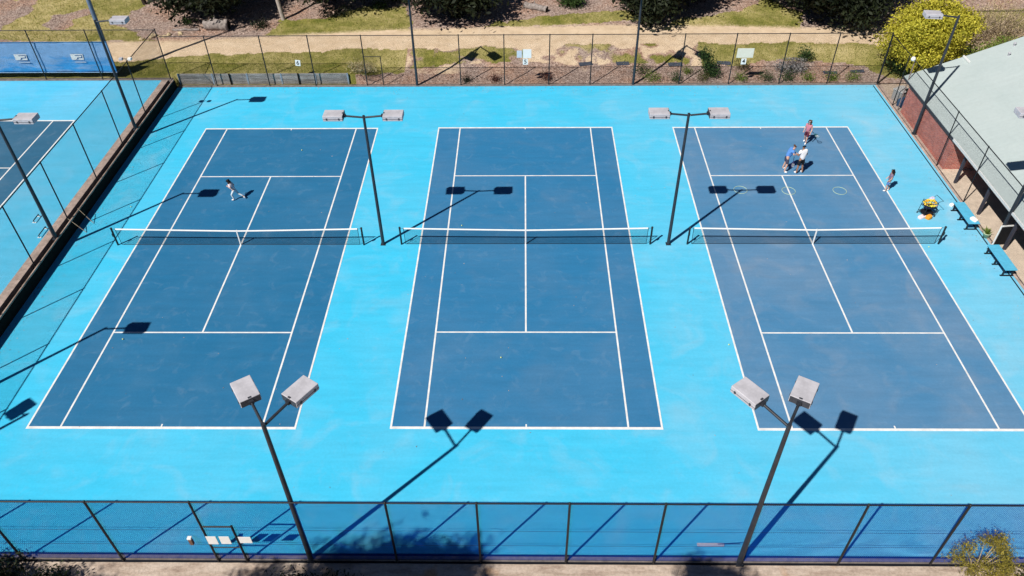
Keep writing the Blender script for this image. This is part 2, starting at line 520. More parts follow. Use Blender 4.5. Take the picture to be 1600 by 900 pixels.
PU = np.array([(-43.0,22.0),(-33.6,22.2),(-27.6,22.4),(-24.4,22.6),(-19.8,23.1),(-16.1,23.6),(-10.5,24.1),(-4.8,24.4),(1.4,24.7),(6.7,24.9),(13.3,24.7),(20.3,24.2),(24.2,24.4),(27.4,24.3),(40.9,23.3)])
PL = np.array([(-41.4,19.3),(-32.4,19.4),(-26.6,19.9),(-23.6,20.5),(-19.2,20.9),(-15.6,21.15),(-10.1,21.5),(-4.6,21.6),(1.4,21.8),(6.5,22.2),(12.9,22.2),(22.1,22.1),(26.0,21.5),(39.3,20.4)])
VL = np.array([(-60,17.0),(-12.2,17.0),(-11.5,18.3),(-9.8,19.0),(-7.2,19.7),(-3.6,20.1),(-0.9,20.3),(3.6,20.0),(8.1,20.0),(12.1,19.9),(17.1,20.1),(20.7,20.3),(23.7,19.8),(25.0,18.4),(40,17.4)])
def inpoly(x, y, poly):
    r = np.zeros(x.shape, bool); n = len(poly)
    for i in range(n):
        x1, y1 = poly[i]; x2, y2 = poly[(i + 1) % n]
        c = ((y1 > y) != (y2 > y)) & (x < (x2 - x1) * (y - y1) / (y2 - y1 + 1e-12) + x1)
        r ^= c
    return r
LAWNS = [
 [(-19.3,23.4),(-18.4,26.3),(-15.7,26.5),(-13.7,27.5),(-11.6,28.5),(-9.1,28.4),(-8.6,24.6),(-5.7,24.0)],
 [(-3,24.9),(-1.5,25.9),(1.5,26.6),(5.4,27.3),(8.1,27.6),(9.5,26.0),(8.0,25.7),(3.9,25.2),(-1.0,24.8)],
 [(10.4,24.5),(11.2,25.9),(13.2,26.4),(16.3,27.4),(19.1,29.8),(21,27.3),(20.4,24.5)],
 [(-80,23.2),(-80,60),(-30.6,60),(-30.3,28.6),(-30.9,27.0),(-31.2,25.5),(-28.6,23.6),(-27,22.6)],
 [(30,23.6),(32,26.4),(36,27.6),(60,26),(60,20)],
]
BARE = [[(-43,30.5),(-39.2,30.4),(-38.4,28.4),(-39.2,26.8),(-39.6,24.4),(-44,23.8)],
        [(-36.9,26.9),(-36.0,27.3),(-34.9,28.2),(-34.0,28.4),(-33.4,27.6),(-34.7,26.4),(-34.4,24.9),(-36.6,25.2)]]

def masks(x, y):
    j = (fbm(x, y, 0.9, 4) - 0.5) * 1.5; j2 = (fbm(x + 50, y + 20, 0.9, 4) - 0.5) * 1.5
    yj = y + j * 0.55
    pu = np.interp(x, PU[:, 0], PU[:, 1]); pl = np.interp(x, PL[:, 0], PL[:, 1]); vl = np.interp(x, VL[:, 0], VL[:, 1])
    g = np.zeros(x.shape); s = np.zeros(x.shape); d = np.full(x.shape, 0.25)
    path = (yj > pl) & (yj < pu)
    s[path] = 1.0
    verge = (yj <= pl) & (yj > vl)
    g[verge] = 1.0
    scrub = verge & (x > -8.5) & (x < 12.5)
    pn = fbm(x, y, 0.55, 4)
    g[scrub] = np.clip(0.5 + (pn[scrub] - 0.53) * 5.0, 0.1, 0.75)
    s[scrub] = np.clip(0.55 + (0.45 - pn[scrub]) * 6.0, 0.0, 0.62)
    bed = yj <= vl
    sandy = bed & (x > -8) & (x < 6) & (y > 18.9)
    s[sandy] = np.clip(0.25 + 0.9 * (pn[sandy] - 0.4), 0, 0.6)
    up = yj >= pu
    for P in LAWNS:
        g[up & inpoly(x + j, y + j2 * 0.8, P)] = 1.0
    for P in BARE:
        q = up & inpoly(x + j, y + j2, P)
        g[q] = 0.2; s[q] = 0.1
    marg = up & (y - pu < 0.9 + 1.2 * (pn - 0.4))
    s[marg] = np.maximum(s[marg], 0.60 - 0.35 * (y - pu)[marg])
    d = np.clip(fbm(x + 9, y, 0.35, 3) * 2.2 - 0.62, 0, 1)
    d = np.where(verge & (x < -8), d * 0.55 + 0.25 * (y > 19.4), d)
    d = np.where((x < -26) & up, np.clip(d + 0.15, 0, 1), d)
    return g, s, d, path, (verge | (up & (g > 0.5)))

def build_terrain():
    xs = np.concatenate([[-600, -300, -150, -90, -65], np.arange(-50, 46.01, 0.16), [55, 75, 110, 180, 320, 600]])
    ys = np.concatenate([np.arange(17.62, 17.90, 0.14), [17.93, 17.94], np.arange(18.05, 32.0, 0.16), [33, 35, 38, 42, 48, 58, 75, 110, 180, 320, 700]])
    X, Y = np.meshgrid(xs, ys)
    Z = zt(X, Y)
    g, s, d, path, lawn = masks(X, Y)
    ny, nx = X.shape
    V = np.stack([X.ravel(), Y.ravel(), Z.ravel()], 1)
    Cc = np.stack([g.ravel(), s.ravel(), d.ravel(), np.ones(g.size)], 1)
    ii, jj = np.meshgrid(np.arange(ny - 1), np.arange(nx - 1), indexing='ij')
    a = (ii * nx + jj).ravel()
    F = np.stack([a, a + 1, a + nx + 1, a + nx], 1)
    cls = np.where(path[:-1, :-1], 1, np.where(lawn[:-1, :-1], 2, 0)).ravel()
    for k, nm in ((0, 'garden_bed'), (1, 'gravel_path'), (2, 'lawn')):
        Fk = F[cls == k]
        u, inv = np.unique(Fk.ravel(), return_inverse=True)
        me = bpy.data.meshes.new(nm)
        me.from_pydata(V[u].tolist(), [], inv.reshape(-1, 4).tolist())
        at = me.attributes.new('mask', 'FLOAT_COLOR', 'POINT')
        at.data.foreach_set('color', Cc[u].astype(np.float32).ravel())
        me.materials.append(M['terrain'])
        me.polygons.foreach_set('use_smooth', [True] * len(me.polygons))
        o = link(nm, me)
        tag(o, kind='structure')
build_terrain()

# a big sheet under everything, out to the horizon
mb = MB(); mb.quadify([(-900,-900,-0.25),(900,-900,-0.25),(900,17.7,-0.25),(-900,17.7,-0.25)], [(0,1,2,3)])
tag(mb.build('ground', M['dirt']), kind='structure')

# near dirt verge outside the front fence (gently uneven)
def near_dirt():
    xs = np.arange(-30, 30.1, 0.4); ys = np.concatenate([np.arange(-26, -18, 0.5), np.arange(-18, -17.65, 0.11)])
    X, Y = np.meshgrid(xs, ys)
    Z = -0.06 + 0.05 * (fbm(X, Y, 1.1, 3) - 0.5)
    ny, nx = X.shape
    V = np.stack([X.ravel(), Y.ravel(), Z.ravel()], 1)
    ii, jj = np.meshgrid(np.arange(ny - 1), np.arange(nx - 1), indexing='ij'); a = (ii * nx + jj).ravel()
    me = bpy.data.meshes.new('dirt_verge')
    me.from_pydata(V.tolist(), [], np.stack([a, a + 1, a + nx + 1, a + nx], 1).tolist())
    me.materials.append(M['dirt'])
    me.polygons.foreach_set('use_smooth', [True] * len(me.polygons))
    tag(link('dirt_verge', me), kind='structure')
near_dirt()

# ------------------------------------------------------------------ COURTS
W, S_, L_, V_ = 5.485, 4.115, 11.885, 6.40
tag(MB().box2((-24.0, -17.34, -0.2), (23.86, 17.42, 0.0)).build('court_apron', M['apron']), kind='structure')
tag(MB().box2((-70.0, -45.0, -0.2), (-24.86, 17.30, 0.60)).build('upper_court_apron', M['apron_upper']), kind='structure')

def court(cx, cy, z, mat, nm='court_surface'):
    o = bpy.data.objects.new(nm, None)
    me = MB(); me.quadify([(-W, -L_, 0), (W, -L_, 0), (W, L_, 0), (-W, L_, 0)], [(0, 1, 2, 3)])
    o = me.build(nm, mat, None, (cx, cy, z + 0.004))
    tag(o, kind='structure')
    h = 0.004; lw = 0.078; bw = 0.125
    def strip(name, x0, x1, y0, y1):
        m = MB(); m.quadify([(x0, y0, h), (x1, y0, h), (x1, y1, h), (x0, y1, h)], [(0, 1, 2, 3)])
        m.build(name, M['line'], o)
    for s in (-1, 1):
        a, b = sorted((s * (W + 0.02), s * (W + 0.02 - lw)))
        strip('sideline', a, b, -L_ - 0.03, L_ + 0.03)
        a, b = sorted((s * (S_ + 0.036), s * (S_ - 0.040)))
        strip('singles_sideline', a, b, -L_ + bw - 0.03, L_ - bw + 0.03)
        a, b = sorted((s * (L_ + 0.03), s * (L_ + 0.03 - bw)))
        strip('baseline', -W - 0.02 + lw, W + 0.02 - lw, a, b)
        a, b = sorted((s * (V_ + 0.038), s * (V_ - 0.038)))
        strip('service_line', -S_ + 0.04, S_ - 0.04, a, b)
        a, b = sorted((s * (L_ + 0.03 - bw), s * (L_ - bw - 0.10)))
        strip('centre_mark', -0.03, 0.03, a, b)
    strip('centre_line', -0.038, 0.038, -V_ + 0.038, V_ - 0.038)
    return o
COURTS = [(-14.814, -0.038, M['court_a']), (0.0, 0.0, M['court_b']), (14.778, -0.032, M['court_c'])]
for cx, cy, m in COURTS:
    court(cx, cy, 0.0, m)
court(-33.97, 0.0, 0.60, M['court_d'], 'upper_court_surface')

# drain slots and kerbs round the slab
mb = MB(); mb.quadify([(23.66, -17.2, 0.004), (23.73, -17.2, 0.004), (23.73, 17.35, 0.004), (23.66, 17.35, 0.004)], [(0,1,2,3)])
tag(mb.build('drain_slot', M['drain']), kind='structure')
tag(MB().box2((-24.0, -17.46, -0.2), (23.86, -17.34, -0.05)).build('drain_channel', M['drain']), kind='structure')
tag(MB().box2((-24.0, -17.62, -0.2), (24.1, -17.46, 0.03)).build('front_kerb', M['dark_kerb']), kind='structure')
tag(MB().box2((-24.0, -17.70, -0.2), (24.1, -17.62, -0.04)).build('kerb_gap', M['drain']), kind='structure')
tag(MB().box2((-23.96, 17.42, -0.2), (24.1, 17.66, 0.05)).build('back_kerb', M['dark_kerb']), kind='structure')
tag(MB().box2((23.86, -17.34, -0.2), (24.10, 17.42, -0.012)).build('side_kerb', M['concrete']), kind='structure')

# ------------------------------------------------------------------ retaining wall on the left
def left_wall():
    r = thing('retaining_wall', 'low timber retaining wall with shade-darkened face under the left side fence', 'wall', (-24.0, 0, 0))
    MB().box2((-0.14, -40, -0.2), (0.0, 17.38, 0.56)).build('wall_face', M['dark_hollow'], r)  # near-black colour holds the shade of the side turned from the sun
    y = -40.0
    while y < 17.3:
        y2 = min(y + 3.0, 17.38)
        MB().bevbox((-0.07, (y + y2) / 2, 0.61), (0.075, y2 - y - 0.03, 0.09), 0.010).build('capping_beam', M['cap_timber'], r)
        y = y2
    MB().box2((-0.42, -40, -0.2), (-0.143, 17.36, 0.34)).build('footing', M['dark_hollow'], r)
    o = MB().box2((-24.86, -40, 0.1), (-24.425, 17.28, 0.62)).build('concrete_strip', M['concrete'])
    tag(o, kind='structure')
left_wall()

# ------------------------------------------------------------------ chain link fences
_link_cache = {}
def link_mesh(w, h, pitch=0.07, t=0.0026, mat='wire'):
    key = (round(w, 3), round(h, 3), t, mat)
    if key in _link_cache: return _link_cache[key]
    V = []; F = []
    def prism(p0, p1, off):
        d = Vector((p1[0] - p0[0], 0, p1[1] - p0[1])).normalized()
        n = Vector((-d.z, 0, d.x))
        o = len(V)
        for p in (p0, p1):
            b = Vector((p[0], off, p[1]))
            V.append(tuple(b + n * t)); V.append(tuple(b - n * t * 0.5 + Vector((0, t * 0.87, 0)))); V.append(tuple(b - n * t * 0.5 - Vector((0, t * 0.87, 0))))
        F.extend([(o, o + 1, o + 4, o + 3), (o + 1, o + 2, o + 5, o + 4), (o + 2, o, o + 3, o + 5)])
    k = 1.0   # rise per run
    n = int((w + h) / pitch)
    for i in range(1, n):
        c = i * pitch
        # x + z = c
        x0 = max(0.0, c - h); x1 = min(w, c)
        if x1 - x0 > 0.01:
            prism((x0, c - x0), (x1, c - x1), 0.002)
            prism((w - x0, c - x0), (w - x1, c - x1), -0.002)
    me = bpy.data.meshes.new('mesh_panel')
    me.from_pydata(V, [], F)
    me.materials.append(M[mat])
    me.update()
    _link_cache[key] = me
    return me

def fence(label, p0, p1, stations, h, z0=0.0, wire=0.0026, wmat='wire', skip_posts=(), rails=('top',), mid=(), post_r=0.036, side=1, zgap=0.06):
    """stations: distances along the run where posts stand; panels between them"""
    p0 = Vector((p0[0], p0[1], 0)); p1 = Vector((p1[0], p1[1], 0))
    d = (p1 - p0); Ln = d.length; d.normalize()
    ang = math.atan2(d.y, d.x)
    r = thing('chain_link_fence', label, 'fence', (p0.x, p0.y, z0), ang)
    pm = MB().tube([(0, 0, -0.12), (0, 0, h)], post_r, 10).lathe((0, 0, h), [(post_r * 1.15, -0.03), (post_r * 1.1, 0.012), (0.006, 0.03)], 10).mesh('post', M['black_steel'])
    for i, s in enumerate(stations):
        if i not in skip_posts:
            link('post', pm, r, (s, 0, 0))
    for i in range(len(stations) - 1):
        a, b = stations[i], stations[i + 1]
        link('mesh_panel', link_mesh(b - a, h - zgap - 0.02, 0.07, wire, wmat), r, (a, side * (post_r + 0.012), zgap))
    MB().tube([(stations[0], 0, h - 0.03), (stations[-1], 0, h - 0.03)], 0.026, 8).build('top_rail', M['black_steel'], r)
    MB().tube([(stations[0], side * (post_r + 0.014), zgap), (stations[-1], side * (post_r + 0.014), zgap)], 0.009, 6).build('bottom_wire', M['black_steel'], r)
    for z in mid:
        MB().tube([(stations[0], side * (post_r + 0.016), z), (stations[-1], side * (post_r + 0.016), z)], 0.006, 5).build('tension_wire', M['black_steel'], r)
    return r

# back fence (Y = 17.55), posts as read from the photograph; light poles stand at -7.4 and 7.4
bx = [-24.22, -21.25, -17.6, -14.4, -10.85, -7.4, -4.4, -1.4, 1.63, 4.45, 7.4, 10.52, 13.9, 17.33, 20.6, 24.0]
fb = fence('long black chain link fence along the back of the courts before the gravel path', (bx[0], 17.55), (bx[-1], 17.55), [x - bx[0] for x in bx], 3.6, 0.04, 0.0018, skip_posts=(0, 5, 10))
# gate frame in the back fence
gt = MB().tube([(-9.72 - bx[0], 0, 0), (-9.72 - bx[0], 0, 2.12)], 0.03, 8).tube([(-10.85 - bx[0], 0, 2.1), (-9.72 - bx[0], 0, 2.1)], 0.024, 8)
gt.build('gate_frame', M['black_steel'], fb)
# front fence (Y = -17.65)
fx = [-23.9, -20.9, -17.62, -14.1, -10.75, -9.74, -7.5, -4.5, -1.6, 1.35, 4.38, 7.35, 10.72, 13.88, 17.2, 20.5, 23.95]
ff = fence('long black chain link fence along the front of the courts, nearest the camera', (fx[0], -17.65), (fx[-1], -17.65), [x - fx[0] for x in fx], 3.66, -0.02, 0.0037, 'wire_blue', skip_posts=(5, 6, 11), mid=(1.0, 1.9), post_r=0.04)
g0 = fx[0]
MB().tube([(-9.74 - g0, 0, -0.1), (-9.74 - g0, 0, 2.25)], 0.04, 10).build('gate_post', M['black_steel'], ff)
for zz_, rr_ in ((2.2, 0.03), (0.9, 0.02)):
    MB().tube([(-10.71 - g0, 0, zz_), (-9.74 - g0, 0, zz_)], rr_, 8).build('gate_rail', M['black_steel'], ff)
# left side fence, standing on the retaining wall
ly = [-36.19 + 3.76 * k for k in range(14)] + [17.42]
fence('tall black chain link fence on the retaining wall, left of the courts', (-24.27, ly[0]), (-24.27, ly[-1]), [y - ly[0] for y in ly], 3.58, 0.60, 0.0022, 'wire', side=-1, post_r=0.034, zgap=0.16)
# right side fence
ry = [-17.6, -14.6, -10.95, -7.28, -3.62, 0.05, 3.72, 7.39, 10.95, 14.6, 17.5]
fence('black chain link fence along the clubhouse veranda and brick wall', (24.03, ry[0]), (24.03, ry[-1]), [y - ry[0] for y in ry], 3.53, 0.0, 0.0013, skip_posts=(8,), side=1, post_r=0.03)
# far fence of the upper court
ux = [-48.45, -44.55, -40.65, -36.75, -32.85, -28.95, -24.30]
fence('chain link fence with blue screen at the far end of the upper left court', (ux[0], 17.42), (ux[-1], 17.42), [x - ux[0] for x in ux], 3.55, 0.60, 0.0018, skip_posts=(6,), side=1, post_r=0.036)
tag(MB().box2((-70, 17.30, 0.3), (-24.2, 17.62, 0.64)).build('upper_kerb', M['dark_kerb']), kind='structure')

fence('chain link fence behind the golden bush at the upper right edge', (28.5, 20.4), (46.5, 20.4), [0, 6.0, 12.0, 18.0], 3.4, 0.5, 0.0012)
# blue windscreen hung behind that fence
def windscreen():
    x0, x1, z0, z1 = -46.0, -27.85, 1.10, 3.26
    nx, nz = 150, 16
    V = []; F = []
    for j in range(nz + 1):
        for i in range(nx + 1):
            u = i / nx; w = j / nz
            x = (x1 - x0) * u; z = z0 + (z1 - z0) * w
            sag = 0.02 * math.sin(x * 3.1) * (1 - w) + 0.035 * (float(vnoise(x * 0.9, z * 1.8)) - 0.5) + 0.02 * (float(vnoise(x * 3, z * 4 + 7)) - 0.5)
            zz = z - (0.03 * abs(math.sin(x * 1.61)) if j == nz else 0)
            V.append((x, sag, zz))
    for j in range(nz):
        for i in range(nx):
            a = j * (nx + 1) + i
            F.append((a, a + 1, a + nx + 2, a + nx + 1))
    m = MB(); m.quadify(V, F, True)
    o = m.build('windscreen', M['screen'], None, (x0, 17.56, 0))
    md = o.modifiers.new('thick', 'SOLIDIFY'); md.thickness = 0.006
    tag(o, 'long blue fabric windscreen on the far fence of the upper left court', 'windscreen')
    hem = MB().tube([(0, -0.03, z1 + 0.0), (x1 - x0, -0.03, z1 + 0.0)], 0.018, 6)
    hem.build('top_hem', mcol('hem_blue', (0.05, 0.30, 0.60, 1)), o)
    MB().tube([(0, -0.03, z0), (x1 - x0, -0.03, z0)], 0.022, 6).build('bottom_hem', mcol('hem_pale', (0.35, 0.52, 0.70, 1)), o)
    # printed white emblem: a block with a hooked cut-out, and a small strip below
    for ex in (-34.0, -30.17, -37.9):
        lx = ex - x0
        yf = -0.055
        def pr(nm, pts, mat, dy=0.0):
            q = MB(); q.quadify([(lx + a * 1.15, yf - dy, 2.20 + b * 1.15) for a, b in pts], [tuple(range(len(pts)))])
            q.build(nm, mat, o)
        pr('emblem', [(-0.36, -0.16), (0.34, -0.16), (0.38, 0.20), (-0.36, 0.20)], M['white'])
        pr('emblem_hook', [(-0.10, -0.10), (-0.04, -0.10), (0.00, -0.01), (0.24, 0.0), (0.28, 0.11), (-0.10, 0.08), (-0.10, 0.13), (0.33, 0.15), (0.30, -0.05), (0.05, -0.06), (0.04, -0.13), (-0.12, -0.13)][::-1], mcol('emblem_navy', (0.02, 0.10, 0.26, 1)), 0.004)
        pr('emblem_caption', [(-0.24, -0.34), (0.42, -0.34), (0.42, -0.27), (-0.24, -0.27)], mcol('emblem_pale', (0.42, 0.52, 0.66, 1)))
windscreen()

# ------------------------------------------------------------------ light poles
def lamp_head(parent, c, ang, tilt=0.0, L=0.90, Wd=0.62, Hh=0.26):
    """shoebox floodlight whose long side lies along ang"""
    rot = Matrix.Rotation(ang, 3, 'Z') @ Matrix.Rotation(tilt, 3, 'Y')
    h = MB().bevbox((0, 0, 0), (L, Wd, Hh), 0.018)
    o = h.build('lamp_head', M['lamp'], parent)
    o.location = c; o.rotation_euler = rot.to_euler()
    MB().box2((-L / 2 + 0.05, -Wd / 2 + 0.05, -Hh / 2 - 0.012), (L / 2 - 0.05, Wd / 2 - 0.05, -Hh / 2 - 0.001)).build('lens', M['glass'], o)
    MB().box2((-L / 2 - 0.012, -Wd / 2 + 0.02, -Hh / 2 + 0.01), (-L / 2 - 0.001, Wd / 2 - 0.02, Hh / 2 - 0.02)).build('end_plate', M['lamp_edge'], o)
    MB().box2((-L / 2 - 0.004, -Wd / 2 - 0.006, -0.035), (L / 2 + 0.004, -Wd / 2 - 0.0005, -0.020)).build('seam', M['lamp_edge'], o)
    MB().box2((-L / 2 - 0.004, Wd / 2 + 0.0005, -0.035), (L / 2 + 0.004, Wd / 2 + 0.006, -0.020)).build('seam', M['lamp_edge'], o)
    for sx in (-0.28, 0.28):
        for sy in (-1, 1):
            MB().box2((sx - 0.03, sy * (Wd / 2 + 0.010) - 0.009, -0.06), (sx + 0.03, sy * (Wd / 2 + 0.010) + 0.009, 0.03)).build('latch', M['lamp_edge'], o)
    MB().box2((-L / 2 + 0.005, -0.05, Hh / 2 + 0.0008), (-L / 2 + 0.06, 0.05, Hh / 2 + 0.012)).build('mounting_plate', M['lamp_edge'], o)
    MB().box2((-L / 2 - 0.10, -0.07, -0.06), (-L / 2 - 0.013, 0.07, 0.06)).build('bracket', M['pole_steel'], o)
    return o

def light_pole(label, x, y, z0, ztop, heads, r0=0.10, r1=0.065, mat=None, ncap=True):
    """heads: list of (angle, arm length to head centre)"""
    t = thing('light_pole', label, 'light pole', (x, y, z0), 0.0, 'court floodlight poles')
    m = mat or M['pole_steel']
    H = ztop - z0
    MB().tube([(0, 0, -0.2), (0, 0, 0.3), (0, 0, H * 0.5), (0, 0, H)], [r0, r0, (r0 + r1) / 2, r1], 14).build('pole', m, t)
    MB().box2((-0.13, -0.13, -0.05), (0.13, 0.13, 0.012)).build('base_plate', m, t)
    for ang, ln in heads:
        ux_, uy_ = math.cos(ang), math.sin(ang)
        e = ln - 0.45 - 0.08
        MB().tube([(0, 0, H - 0.10), (ux_ * e, uy_ * e, H - 0.02)], 0.045, 10).build('arm', m, t)
        lamp_head(t, (ux_ * ln, uy_ * ln, H - 0.0), ang)
    return t
R = math.radians
light_pole('dark pole with two spread lamp heads at the front fence, before the left court', -7.53, -17.56, -0.03, 7.48, [(R(56), 1.46), (R(124), 1.46)])
light_pole('dark pole with two spread lamp heads at the front fence, before the right court', 7.35, -17.62, -0.03, 7.58, [(R(59), 1.40), (R(127), 1.44)])
light_pole('dark pole with two opposed lamp heads between the left and middle nets', -7.39, 0.06, 0.0, 7.46, [(0, 1.36), (math.pi, 1.36)], 0.085, 0.06)
light_pole('dark pole with two opposed lamp heads between the middle and right nets', 7.37, 0.06, 0.0, 7.52, [(0, 1.35), (math.pi, 1.35)], 0.085, 0.06)
light_pole('dark pole at the back fence behind the gap between left and middle courts', -7.42, 17.55, 0.0, 7.5, [(R(-56), 1.46), (R(-124), 1.46)], 0.09, 0.06)
light_pole('dark pole at the back fence behind the gap between middle and right courts', 7.40, 17.55, 0.0, 7.5, [(R(-56), 1.46), (R(-124), 1.46)], 0.09, 0.06)
light_pole('dark pole on the retaining wall, farthest along the left fence, single lamp head', -24.20, 10.80, 0.60, 7.52, [(0, 1.40)])
light_pole('dark pole on the retaining wall at the left, level with the net', -24.20, -0.18, 0.60, 7.50, [(0, 1.45)])
light_pole('pole on the retaining wall beyond the left edge of view, lamp shadow near service line', -24.20, -11.02, 0.60, 7.50, [(0, 1.45)])
cp = light_pole('pole at the front left corner, out of view, lamp shadow at corner', -25.39, -16.04, 0.60, 7.45, [])
MB().tube([(0, 0, 6.75), (-0.28, 0.05, 6.85)], 0.045, 10).build('arm', M['pole_steel'], cp)
lamp_head(cp, (-0.42, 0.27, 6.85), R(54))
light_pole('dark pole with one lamp head against the red brick clubhouse wall', 24.08, 11.0, 0.0, 7.45, [(R(174), 1.40)])
light_pole('dark pole rising beside the clubhouse veranda at the right edge', 24.08, 0.02, 0.0, 7.45, [(R(176), 1.50)])
tp = light_pole('tall grey pole behind the blue screen at the upper left', -28.3, 18.1, 0.55, 14.0, [], 0.16, 0.10, M['grey_pole'])

# ------------------------------------------------------------------ tennis nets
def net(cx, cy, label):
    t = thing('tennis_net', label, 'tennis net', (cx, cy, 0.004), 0.0, 'tennis nets across the courts')
    PX_ = 6.43; hp = 1.09; hc = 0.93
    MESHX = 6.22
    for s in (-1, 1):
        MB().tube([(s * PX_, 0, -0.1), (s * PX_, 0, hp)], 0.048, 12).lathe((s * PX_, 0, hp), [(0.055, -0.04), (0.055, 0.01), (0.01, 0.03)], 12).build('net_post', M['black_steel'], t)
        MB().box2((s * PX_ - 0.03, -0.11, 0.62), (s * PX_ + 0.03, -0.045, 0.80)).build('winder', M['black_steel'], t)
    ht = lambda x: hc + (hp - 0.03 - hc) * (abs(x) / PX_) ** 1.15
    m = MB(); w = 0.0032
    nx = int(2 * MESHX / 0.05)
    for i in range(nx + 1):
        x = -MESHX + 2 * MESHX * i / nx
        if abs(x) > MESHX: continue
        zt_ = ht(x) - 0.05
        m.quadify([(x - w, 0, 0.03), (x + w, 0, 0.03), (x + w, 0, zt_), (x - w, 0, zt_)], [(0, 1, 2, 3)])
    rows = 18
    for j in range(rows + 1):
        f = j / rows
        V = []; F = []
        for i in range(25):
            x = -MESHX + 2 * MESHX * i / 24
            z = 0.04 + (ht(x) - 0.10) * f
            V += [(x, 0.003, z - w), (x, 0.003, z + w)]
            if i: F.append((2 * i - 2, 2 * i, 2 * i + 1, 2 * i - 1))
        m.quadify(V, F)
    m.build('net_mesh', M['net_cord'], t)
    V = []; F = []
    n = 40
    for i in range(n + 1):
        x = -MESHX + 2 * MESHX * i / n; z = ht(x)
        for dy, dz in ((-0.018, -0.065), (-0.022, 0.0), (0.0, 0.012), (0.022, 0.0), (0.018, -0.065)):
            V.append((x, dy, z + dz))
        if i:
            for k in range(4):
                a = (i - 1) * 5 + k
                F.append((a, a + 1, a + 6, a + 5))
    q = MB(); q.quadify(V, F, True); q.build('head_band', M['white_tape'], t)
    for s in (-1, 1):
        MB().tube([(s * MESHX, 0, ht(MESHX) - 0.03), (s * PX_, 0, hp - 0.05)], 0.008, 6).build('cable', M['black_steel'], t)
        MB().tube([(s * MESHX, 0, 0.03), (s * (MESHX + 0.02), 0, ht(MESHX))], 0.014, 6).build('net_dowel', M['black_steel'], t)
    MB().tube([(-MESHX, 0.005, 0.025), (MESHX, 0.005, 0.025)], 0.010, 6).build('bottom_cord', M['black_steel'], t)
    MB().box2((-0.03, -0.026, 0.004), (0.03, 0.027, hc + 0.016)).build('centre_strap', M['white_tape'], t)
net(-14.814, 0.0, 'dark net with white band across the left court')
net(0.0, 0.04, 'dark net with white band across the middle court')
net(14.778, 0.04, 'dark net with white band across the right court, near the players')

# ------------------------------------------------------------------ clubhouse
def clubhouse():
    t = thing('clubhouse', 'red brick clubhouse with pale green metal roof and shaded veranda', 'building', (24.12, 0, 0))
    YF, YN = 14.6, -13.0
    # walls
    MB().box2((0.12, 7.0, -0.2), (0.36, 13.75, 1.98)).build('brick_wall', M['brick'], t)
    MB().box2((0.36, 7.0, -0.2), (3.2, 7.24, 2.1)).build('return_wall', M['brick'], t)
    MB().box2((0.36, 13.51, -0.2), (14.0, 13.75, 2.1)).build('end_wall', M['brick'], t)
    MB().box2((3.2, YN + 0.4, -0.2), (3.44, 7.0, 3.1)).build('veranda_wall', M['shade_brick'], t)
    prof = [(0.002, 2.06), (3.4, 3.36), (12.0, 6.90), (21.0, 3.3)]
    m = MB(); V = []; F = []; th = 0.07
    for x, z in prof:
        yb = YF if x < 3.0 else YF + 0.04
        V += [(x, YN, z), (x, yb, z), (x, YN, z - th), (x, yb, z - th)]
    for q in range(3):
        a = q * 4; b = a + 4
        F += [(a, b, b + 1, a + 1), (a + 3, b + 3, b + 2, a + 2), (a, a + 2, b + 2, b), (a + 1, b + 1, b + 3, a + 3)]
    F += [(0, 1, 3, 2), (12, 14, 15, 13)]
    m.quadify(V, F)
    m.build('roof', M['roof'], t)
    # gutter along the eave: dark along the brick, white along the veranda
    y = YN
    MB().box2((-0.02, 6.95, 1.90), (0.10, YF, 2.03)).build('eave_gutter', M['fascia'], t)
    MB().box2((-0.062, YN, 1.94), (0.0, 6.93, 2.075)).build('white_gutter', M['white'], t)
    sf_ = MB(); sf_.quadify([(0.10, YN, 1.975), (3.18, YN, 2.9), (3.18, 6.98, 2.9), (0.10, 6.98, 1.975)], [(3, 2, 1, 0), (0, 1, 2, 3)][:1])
    sf_.build('shade_soffit', M['fascia'], t)  # unseen dark ceiling lining, added to cut bounce light under the veranda
    MB().box2((3.22, YF - 0.85, 3.33), (3.30, YF + 0.02, 3.43)).build('roof_flashing', M['white'], t)
    for px_, py_, pz_ in ((5.1, 13.2, 4.14), (5.7, 14.0, 4.40)):
        MB().lathe((px_, py_, pz_ - 0.1), [(0.06, 0.0), (0.06, 0.16), (0.09, 0.17), (0.09, 0.2), (0.005, 0.23)], 10).build('roof_vent', M['lamp'], t)
    # veranda posts
    for yy in (5.60, 2.61, -0.39, -3.39, -6.39, -9.39):
        MB().box2((0.17, yy - 0.065, -0.05), (0.30, yy + 0.065, 1.99)).build('veranda_post', M['post_grey'], t)
    # simple dark doors and windows on the shaded back wall
    for yy in (4.6, 1.0, -3.0):
        o = MB().box2((3.12, yy - 0.45, 0.0), (3.195, yy + 0.45, 2.05)).build('door', M['fascia'], t)
        MB().box2((3.09, yy + 0.30, 0.95), (3.118, yy + 0.36, 1.10)).build('handle', M['gutter'], o)
    for yy in (2.8, -1.0, -5.0):
        o = MB().box2((3.14, yy - 0.7, 0.95), (3.195, yy + 0.7, 1.95)).build('window', M['glass'], t)
        MB().box2((3.10, yy - 0.75, 0.88), (3.138, yy + 0.75, 0.945)).build('sill', M['gutter'], o)
    pv = MB()
    o = MB().box2((24.10, YN, -0.2), (27.3, 7.0, -0.006)).build('veranda_paving', M['paving'])
    tag(o, kind='structure')
    # yard strip between fence and brick, and the ground past the far end
    tag(MB().box2((24.10, 7.0, -0.2), (24.3, 17.5, -0.02)).build('yard_strip', M['concrete']), kind='structure')
    tag(MB().box2((24.3, 13.75, -0.2), (60, 17.62, -0.03)).build('yard', M['dirt']), kind='structure')
clubhouse()

